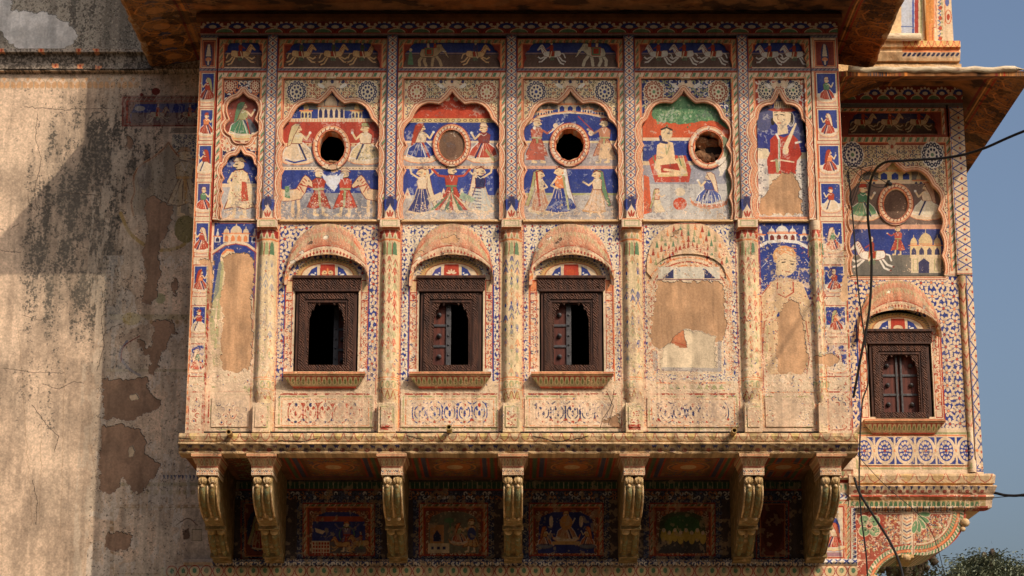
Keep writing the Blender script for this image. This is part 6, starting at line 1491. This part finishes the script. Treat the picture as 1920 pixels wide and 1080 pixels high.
go = [p for p in cusp(gx_, gt, gb, ghw)]
plate('spandrel_panel', srect(L0, 255.4, 1884, 516), [rpts(go, ry)], ry+.012, ry+.077, None, sb, side)
lip_tube(go, ry+.012, ry, side, sb, False)
plate('mural_panel', [(3.458, Z(517, ry+.075)), (float(rxw(1872)), Z(517, ry+.075)), (float(rxw(1872)), Z(285, ry+.075)), (3.458, Z(285, ry+.075))], [], ry+.075, ry+.15, None, sb, snich, label='mural of a filled medallion above a white horse and gateway')
plate('medallion_ring', ellpts(1679, 384, 34, 39, ry+.075, 32), [ellpts(1679, 384, 23, 28, ry+.075, 32)], ry+.058, ry+.08, None, sb, snich)
plate('lattice_strip', srect(1884, 196.4, L1, 515), [], ry-.015, ry+.05, None, sb, side)
wh = rpts([(1757-66, 781), (1757-66, 616)]+[(1757-66*math.cos(t), 616-38*math.sin(t)) for t in np.linspace(.25, math.pi-.25, 9)]+[(1757+66, 616), (1757+66, 781)], ry)
plate('wall_panel', srect(L0, 516.4, 1886, 806), [wh], ry+.02, ry+.08, None, sb, side)
plate('dado_panel', srect(L0, 806.4, 1886, 888), [], ry+.012, ry+.08, None, sb, side, label='panel of five blue flower medallions below the window')
plate('dado_inset', srect(1668, 818, 1882, 872), [], ry+.002, ry+.012, None, sb, side)
plate('lattice_strip', srect(1901, 516.4, L1, 888), [], ry-.006, ry+.08, None, sb, side)
V = []; nn_ = 9
for y in (518, 530, 540, 545, 700, 860, 866, 886):
    q = {518: 1.1, 530: 1.1, 545: .8, 860: .8, 866: 1.1, 886: 1.1}.get(y, .85)
    for j in range(nn_): t = math.pi*j/(nn_-1); V.append((float(rxw(1893.5-8*q*math.cos(t))), ry+.03-.06*q*math.sin(t), Z(y, ry)))
make('pilaster', V, [(a*nn_+j, a*nn_+j+1, (a+1)*nn_+j+1, (a+1)*nn_+j) for a in range(7) for j in range(nn_-1)], None, sb, side, smooth=True)
make_window(sb, 1757, ry+.02, 620, .985, 'fish', 'both', (-1, 1), 'window of the small balcony with both shutters closed', 1.04)
ym = ry-.12
def zm(y): return Z(y, ym)
prof = [(ry+.09, zm(887)), (ym+.02, zm(887)), (ym-.005, zm(892)), (ym+.01, zm(905)), (ym+.04, zm(908)), (ym-.01, zm(910)), (ym-.012, zm(912)), (ym+.02, zm(922)), (ym+.04, zm(926)), (ym+.02, zm(930)), (ym+.05, zm(936)), (ym+.06, zm(950)), (ry-.01, zm(953)), (ry+.09, zm(953))]
n = len(prof); V = []
for s_ in range(31):
    for (y_, z_) in prof:
        f = s_/30; ex = max(0, (ry+.02-y_))*.62
        x = (SX0-.06)+(SX1+ex*1.05-(SX0-.06))*f
        j = .008*(random.random()-.5); V.append((x, y_+j, z_+j))
F = [(k*n+i, k*n+(i+1) % n, (k+1)*n+(i+1) % n, (k+1)*n+i) for k in range(30) for i in range(n)]+[tuple(range(n)), tuple(30*n+i for i in range(n))[::-1]]
make('ledge', V, F, None, sb, side)
box('floor_slab', SX0, SX1-.02, ry+.09, ry+2.4, zm(950), zm(893), M_PLAIN, sb)
# quarter round bracket with a small arch under it
P_ = [(1601, 953.5), (1808, 953.5), (1812, 966)]
P_ += [(1722+90*math.cos(t)*1.0, 960+82*math.sin(t)) for t in np.linspace(.08, 1.45, 14)]
P_ += [(1712, 1040), (1690, 1040)]
P_ += [(1697+61*math.cos(t)*1.0-0, 1106+66*math.sin(t)) for t in np.linspace(-math.pi/2-.05, -math.pi+.02, 12)]
P_ += [(1634, 1092), (1601, 1092)]
plate('bracket', ppts(P_, ry), [], ry, ry+.9, None, sb, side, label='quarter round bracket painted with a green flower', back=True)
box('bracket_soffit', SX0, SX1-.15, ry+.25, ry+1.6, Z(957, ry+.2), Z(954, ry+.2), M_STONE, sb)
for px_, py_, r_ in ((1809, 980, .05), (1805, 992, .03), (1700, 1046, .045), (1640, 1086, .05)): sphere('bead', float(xk(px_, py_, ry)), ry-.0, Z(py_, ry), r_, r_, r_*.9, M_KNOB, sb, 10)
prism('bracket_pendant', [(ry-.01, Z(1040, ry)), (ry-.02, Z(1046, ry)), (ry+.3, Z(1054, ry)), (ry+.3, Z(1040, ry))], float(xk(1690, 1040, ry)), float(xk(1713, 1040, ry)), M_STONE, sb)
# small eave
sev = eave_loop('eave', 3.30, 5.28, 20.42, 25.0, 7.86, 7.62, eav, sb, .05)
pts = [(3.42, 20.42, 7.70)]+[(x, 20.42+random.uniform(-.01, .01), 7.69+random.uniform(-.008, .008)) for x in np.arange(3.5, 5.2, .1)]+[(5.28, 20.42, 7.68), (5.28, 25.0, 7.68)]
M_PIPE = noise_mat('pale_stained_roll', [C(110,66,56), C(186,166,136), C(204,188,160), C(150,110,92)], 7, .012, stretch=(.8, 3, 3))
rim('eave_rim', pts, .032, M_PIPE, sev)
# ================================================================ UPPER TURRET (above the small eave)
tu = root('rooftop_pavilion', 'sunlit painted corner of an upper storey rising above the small right eave', 'pavilion', (4.2, 22, 8.3))
YT = 21.9
tcv = Canvas('pavilion_paint', 2.6, Z(125, YT), 5.0, Z(-60, YT), 220, YT, C(214,178,130)); c = tcv; c.ph()
c.rect(1690, -60, 1716, 80, C(170,180,196)); c.stroke([(1712, -60), (1712, 80)], 4, C(60,80,150)); c.stroke([(1690, 50), (1712, 50)], 2, C(90,110,160)); c.rect(1715, -60, 1722, 80, C(150,50,44)); c.rect(1722, -60, 1731, 80, C(206,196,160)); c.stroke([(1727, -60), (1727, 80)], 3, OLIVE)
c.rect(1734, -60, 1750, 80, C(196,120,50)); c.rect(1750, -60, 1788, 82, CREAM); c.stroke([(1750, -60), (1750, 48), (1742, 50), (1742, 80)], 3, ORANGE); c.stroke([(1754, -60), (1754, 54), (1747, 56), (1747, 78)], 1.6, RED)
for y in range(-50, 80, 7): c.stroke([(1758, y), (1763, y+3), (1760, y+7)], 2, C(50,80,140)); c.ell(1765, y+3, 2, 2.4, OLIVE)
for y in range(-40, 80, 19): c.ell(1762, y, 3.5, 4, RED)
c.stroke([(1772, -60), (1772, 48)], 2, ORANGE); c.ring(1778, 32, 5.5, 13, 1.8, C(190,90,60), 18); c.ell(1778, 32, 3, 6, RED); c.ell(1776, 4, 4, 8, C(60,80,150))
scallops(c, 1690, 1797, 82, 96, 9, C(214,160,90), C(180,60,40), C(206,170,96)); c.rect(1690, 96, 1797, 102, ORANGE); c.rect(1690, 102, 1797, 112, CREAM)
for x in range(1694, 1797, 9): c.ell(x, 106, 4.4, 2.2, DBLUE, rot=-.7)
c.wear(np.full((c.H, c.W), .1, np.float32), 9, .2); c.finish(.1)
def tr(x0, x1): return float(xk(x0, 60, YT)), float(xk(x1, 60, YT))
a, b = tr(1640, 1787); box('wall_face', 2.7, b, YT, YT+1.5, Z(84, YT), Z(-55, YT), None, tu, tcv)
a1, b1 = tr(1733, 1750); box('pilaster', a1+.01, b1+.02, YT-.05, YT, Z(82, YT), Z(-55, YT), None, tu, tcv, .01)
a1, b1 = tr(1751, 1771); box('pilaster', a1+.01, b1, YT-.03, YT, Z(82, YT), Z(-55, YT), None, tu, tcv, .01)
prism('ledge', [(YT+.3, Z(81, YT)), (YT-.09, Z(82, YT)), (YT-.10, Z(94, YT)), (YT-.06, Z(96, YT)), (YT-.07, Z(102, YT)), (YT-.03, Z(116, YT)), (YT+.3, Z(122, YT))], 2.7, tr(0, 1796)[1], None, tu, tcv, nseg=30, rough=.01)
tube('roll_moulding', [(3.5, YT-.14, Z(79, YT)), (3.9, YT-.14, Z(78, YT)), (float(xk(1722, 78, YT)), YT-.14, Z(78, YT))], .042, M_PIPE, tu, 10)
box('masonry', 2.7, 4.9, YT+.001, YT+2.5, 7.95, Z(118, YT)-.01, M_PLAIN, tu)
# ================================================================ CABLES
def cab(name, pts, r, label, group=None, mat=M_CABLE):
    P3 = [(float(xk(x, y, Y_)), Y_, Z(y, Y_)) for x, y, Y_ in pts]
    P3 = [tuple(p) for p in smooth_path(P3, 7)]
    o_ = root(name, label, 'cable', P3[0], group)
    tube('sheath', P3, r, mat, o_, 7)
    return o_
cab('cable', [(2100, 180, 18.5), (1920, 246, 19.2), (1840, 280, 19.6), (1780, 295, 19.9), (1700, 301, 20.1), (1656, 306, 20.25), (1634, 335, 20.5), (1627, 400, 20.7), (1634, 480, 20.9), (1630, 580, 21.0), (1612, 680, 21.1), (1600, 745, 21.2)], .0135, 'thick black cable sweeping in from the sky and hanging down past the small right window')
cab('cable', [(1590, 322, 21.2), (1600, 420, 21.2), (1609, 540, 21.2), (1628, 700, 21.2), (1616, 760, 21.15), (1611, 880, 21.1), (1614, 960, 21.1), (1624, 1040, 21.1), (1628, 1120, 21.1)], .008, 'thin black wire running straight down the corner beside the small balcony')
cab('cable', [(1602, 896, 21.0), (1612, 925, 20.9), (1640, 970, 20.7), (1668, 1015, 20.5), (1688, 1060, 20.3), (1700, 1120, 20.1)], .0125, 'thick black cable crossing in front of the quarter round bracket down to the lower edge')
cab('cable', [(1818, 950, 21.6), (1842, 934, 21.5), (1860, 924, 21.4), (1890, 929, 21.3), (1930, 926, 21.2), (2050, 900, 21)], .014, 'black cable leaving the lower right corner of the small balcony towards the sky')
cab('cable', [(1818, 948, 21.62), (1850, 936, 21.5), (1890, 931, 21.4), (1930, 931, 21.3)], .004, 'hair thin wire beside the cable at the right end of the small ledge')
for i, (p, l) in enumerate((([(1585, 330, 21.2), (1600, 312, 21.1), (1640, 330, 21.05), (1665, 345, 21.1)], 'thin looped wire ending at the black clip above the medallion'),
    ([(1588, 400, 21.2), (1596, 360, 21.1), (1590, 325, 21.05), (1640, 308, 21)], 'thin wire curling up the left edge of the small mural'),
    ([(1592, 392, 21.2), (1606, 350, 21.1), (1630, 322, 21.05), (1636, 312, 21)], 'thin wire bowing from the thick cable to the mural edge'),
    ([(1596, 315, 21.15), (1640, 350, 21.1), (1680, 345, 21.1)], 'thin wire crossing the pavilion painted in the small mural'),
    ([(1586, 312, 21.2), (1615, 318, 21.1), (1600, 380, 21.15), (1590, 385, 21.2)], 'small wire loop hanging beside the top of the edge strip'),
    ([(1604, 850, 21.1), (1660, 910, 21.1), (1740, 985, 21.1), (1772, 1080, 21.2)], 'hair thin slack wire slanting across the small ledge to the tree'))):
    cab('wire', p, .0035, l)
ck = root('cable_clip', 'small black clip on the small mural where thin wires meet', 'clip', (float(xk(1668, 345, 21.1)), 21.1, Z(345, 21.1)))
sphere('clip_body', float(xk(1668, 345, 21.1)), 21.1, Z(345, 21.1), .03, .03, .022, M_CABLE, ck, 8); box('clip_tail', float(xk(1664, 344, 21.1)), float(xk(1669, 344, 21.1)), 21.09, 21.3, Z(341, 21.1), Z(338, 21.1), M_CABLE, ck, bev=.003)
# a street cable in front, out of the picture, whose shadow slants across the right bays
def shp(px, py, d):
    p = Vector((float(xk(px, py, YF)), YF, Z(py, YF))); return p+sdir*(d/-sdir.y)
o_ = root('cable', 'thick street cable strung in front of the house, seen by its slanting shadow', 'cable', shp(1585, 468, 3.6))
tube('sheath', [shp(1620, 414, 3.6), shp(1500, 600, 3.6), shp(1340, 848, 3.65)], .021, M_CABLE, o_, 7)
# ================================================================ HOUSES ACROSS THE STREET (behind the viewer; they bound the sky seen by the facade)
M_ACROSS = noise_mat('weathered_street_plaster', [C(150,130,104), C(178,156,124)], 1.2, .02)
random.seed(21)
for i, (x0, x1, h) in enumerate(((-34, -12.2, 13), (-12, 9, 15), (9.2, 24, 12), (24.2, 44, 14))):
    hs_ = root('street_house', ['tall plastered house across the street, far to the left', 'tallest plastered house across the street, right behind the viewer', 'lower plastered house across the street, to the right', 'plastered house across the street, furthest right'][i], 'house', ((x0+x1)/2, -5, -1.6), 'houses across the street')
    box('walls', x0, x1, -13, -5, -1.6, h-1.6, M_ACROSS, hs_); box('parapet', x0-.1, x1+.1, -5.15, -4.95, h-1.6, h-.7, M_ACROSS, hs_)
    x = x0+1.5
    while x < x1-2:
        for z in (1.2, 5.0, 8.8):
            if z < h-4: wo_ = box('window', x, x+1.1, -4.99, -4.93, z, z+1.7, M_WOOD, hs_); box('lintel', x-.15, x+1.25, -4.99, -4.85, z+1.703, z+1.85, M_ACROSS, wo_)
        x += 3.1
# ================================================================ TREES
def leaf_mat(name, c0, c1):
    m, N, L, b = newmat(name)
    tc = N.new('ShaderNodeTexCoord'); nz = N.new('ShaderNodeTexNoise'); nz.inputs['Scale'].default_value = 1.6; L.new(tc.outputs['Object'], nz.inputs[0])
    cr = N.new('ShaderNodeValToRGB'); cr.color_ramp.elements[0].position = .35; cr.color_ramp.elements[1].position = .65
    cr.color_ramp.elements[0].color = lin(c0); cr.color_ramp.elements[1].color = lin(c1); L.new(nz.outputs[0], cr.inputs[0]); L.new(cr.outputs[0], b.inputs['Base Color']); b.inputs['Roughness'].default_value = .7
    return m
M_LEAF = leaf_mat('neem_leaf', C(92,98,78), C(126,130,102)); M_LEAF2 = leaf_mat('shrub_leaf', C(50,58,40), C(88,94,66))
def tree(name, label, cx, cy, zbase, ztop, clumps, leaf, nleaf, mat, rs):
    rr = random.Random(rs)
    t = root(name, label, 'tree', (cx, cy, zbase), None)
    tube('trunk', smooth_path([(cx, cy, zbase), (cx+.1, cy, zbase+(ztop-zbase)*.3), (cx-.1, cy, zbase+(ztop-zbase)*.62)], 4), .2, M_TWIG, t, 8, rr=None)
    for (x, y, z, r) in clumps:
        tube('branch', smooth_path([(cx-.1*rr.random(), cy, zbase+(ztop-zbase)*.5), ((cx+x)/2, (cy+y)/2, z-.6*r), (x, y, z+.3*r)], 4), .05, M_TWIG, t, 5)
    V = []; F = []
    for (x, y, z, r) in clumps:
        k = int(nleaf*r*r)
        tw = []
        for _ in range(max(6, k//40)):
            a, b_ = rr.uniform(0, 6.28), rr.uniform(-.7, 1.3); q = r*rr.uniform(.25, 1.12)
            tw.append((x+q*math.cos(a)*math.cos(b_), y+q*math.sin(a)*math.cos(b_), z+q*math.sin(b_)*.85))
        for _ in range(k):
            tx, ty, tz = rr.choice(tw); g = .19*r**.5
            p = Vector((tx+rr.gauss(0, g), ty+rr.gauss(0, g), tz+rr.gauss(0, g*.8)))
            d = Vector((rr.gauss(0, 1), rr.gauss(0, 1), rr.gauss(0, .6)-.4)).normalized(); s_ = d.cross(Vector((rr.random(), rr.random(), 1))).normalized(); l = leaf*rr.uniform(.6, 1.3)
            i = len(V); V += [p, p+d*l*.5+s_*l*.2, p+d*l, p+d*l*.5-s_*l*.2]; F.append((i, i+1, i+2, i+3))
    o_ = make('crown', V, F, mat, t); return t
def tp(px, py, Y): return float(xk(px, py, Y)), Y, Z(py, Y)
Y1 = 42
cl = []
for px, py, r in ((1790, 1078, .32), (1806, 1066, .36), (1826, 1058, .40), (1850, 1054, .42), (1872, 1064, .34), (1893, 1074, .34), (1916, 1068, .36), (1772, 1090, .35), (1820, 1092, .6), (1872, 1096, .6), (1925, 1092, .6), (1838, 1040, .22), (1810, 1048, .2), (1858, 1034, .14), (1940, 1120, .8), (1790, 1126, .7), (1860, 1140, 1.0)):
    x, y, z = tp(px+6, py+14, Y1+random.uniform(-.8, .8)); cl.append((x, y, z, r))
tree('tree', 'dense dusty green tree far behind at the lower right corner', cl[8][0]+.3, Y1, -1.6, cl[3][2]+.5, cl, .08, 5600, M_LEAF, 5)
cl = []
for px, py, r in ((1700, 1066, .22), (1668, 1072, .2), (1722, 1050, .14), (1735, 1062, .15), (1712, 1030, .10), (1690, 1045, .12), (1650, 1078, .2), (1742, 1078, .2), (1725, 1090, .3), (1690, 1100, .35), (1715, 1010, .05), (1755, 1060, .06)):
    x, y, z = tp(px, py, 26+random.uniform(-.3, .3)); cl.append((x, y, z, r))
tree('tree', 'sparse small leaved twigs rising just behind the quarter round bracket', cl[9][0], 26, -1.6, cl[3][2], cl, .07, 2300, M_LEAF2, 9)
print('objects', len(bpy.data.objects))
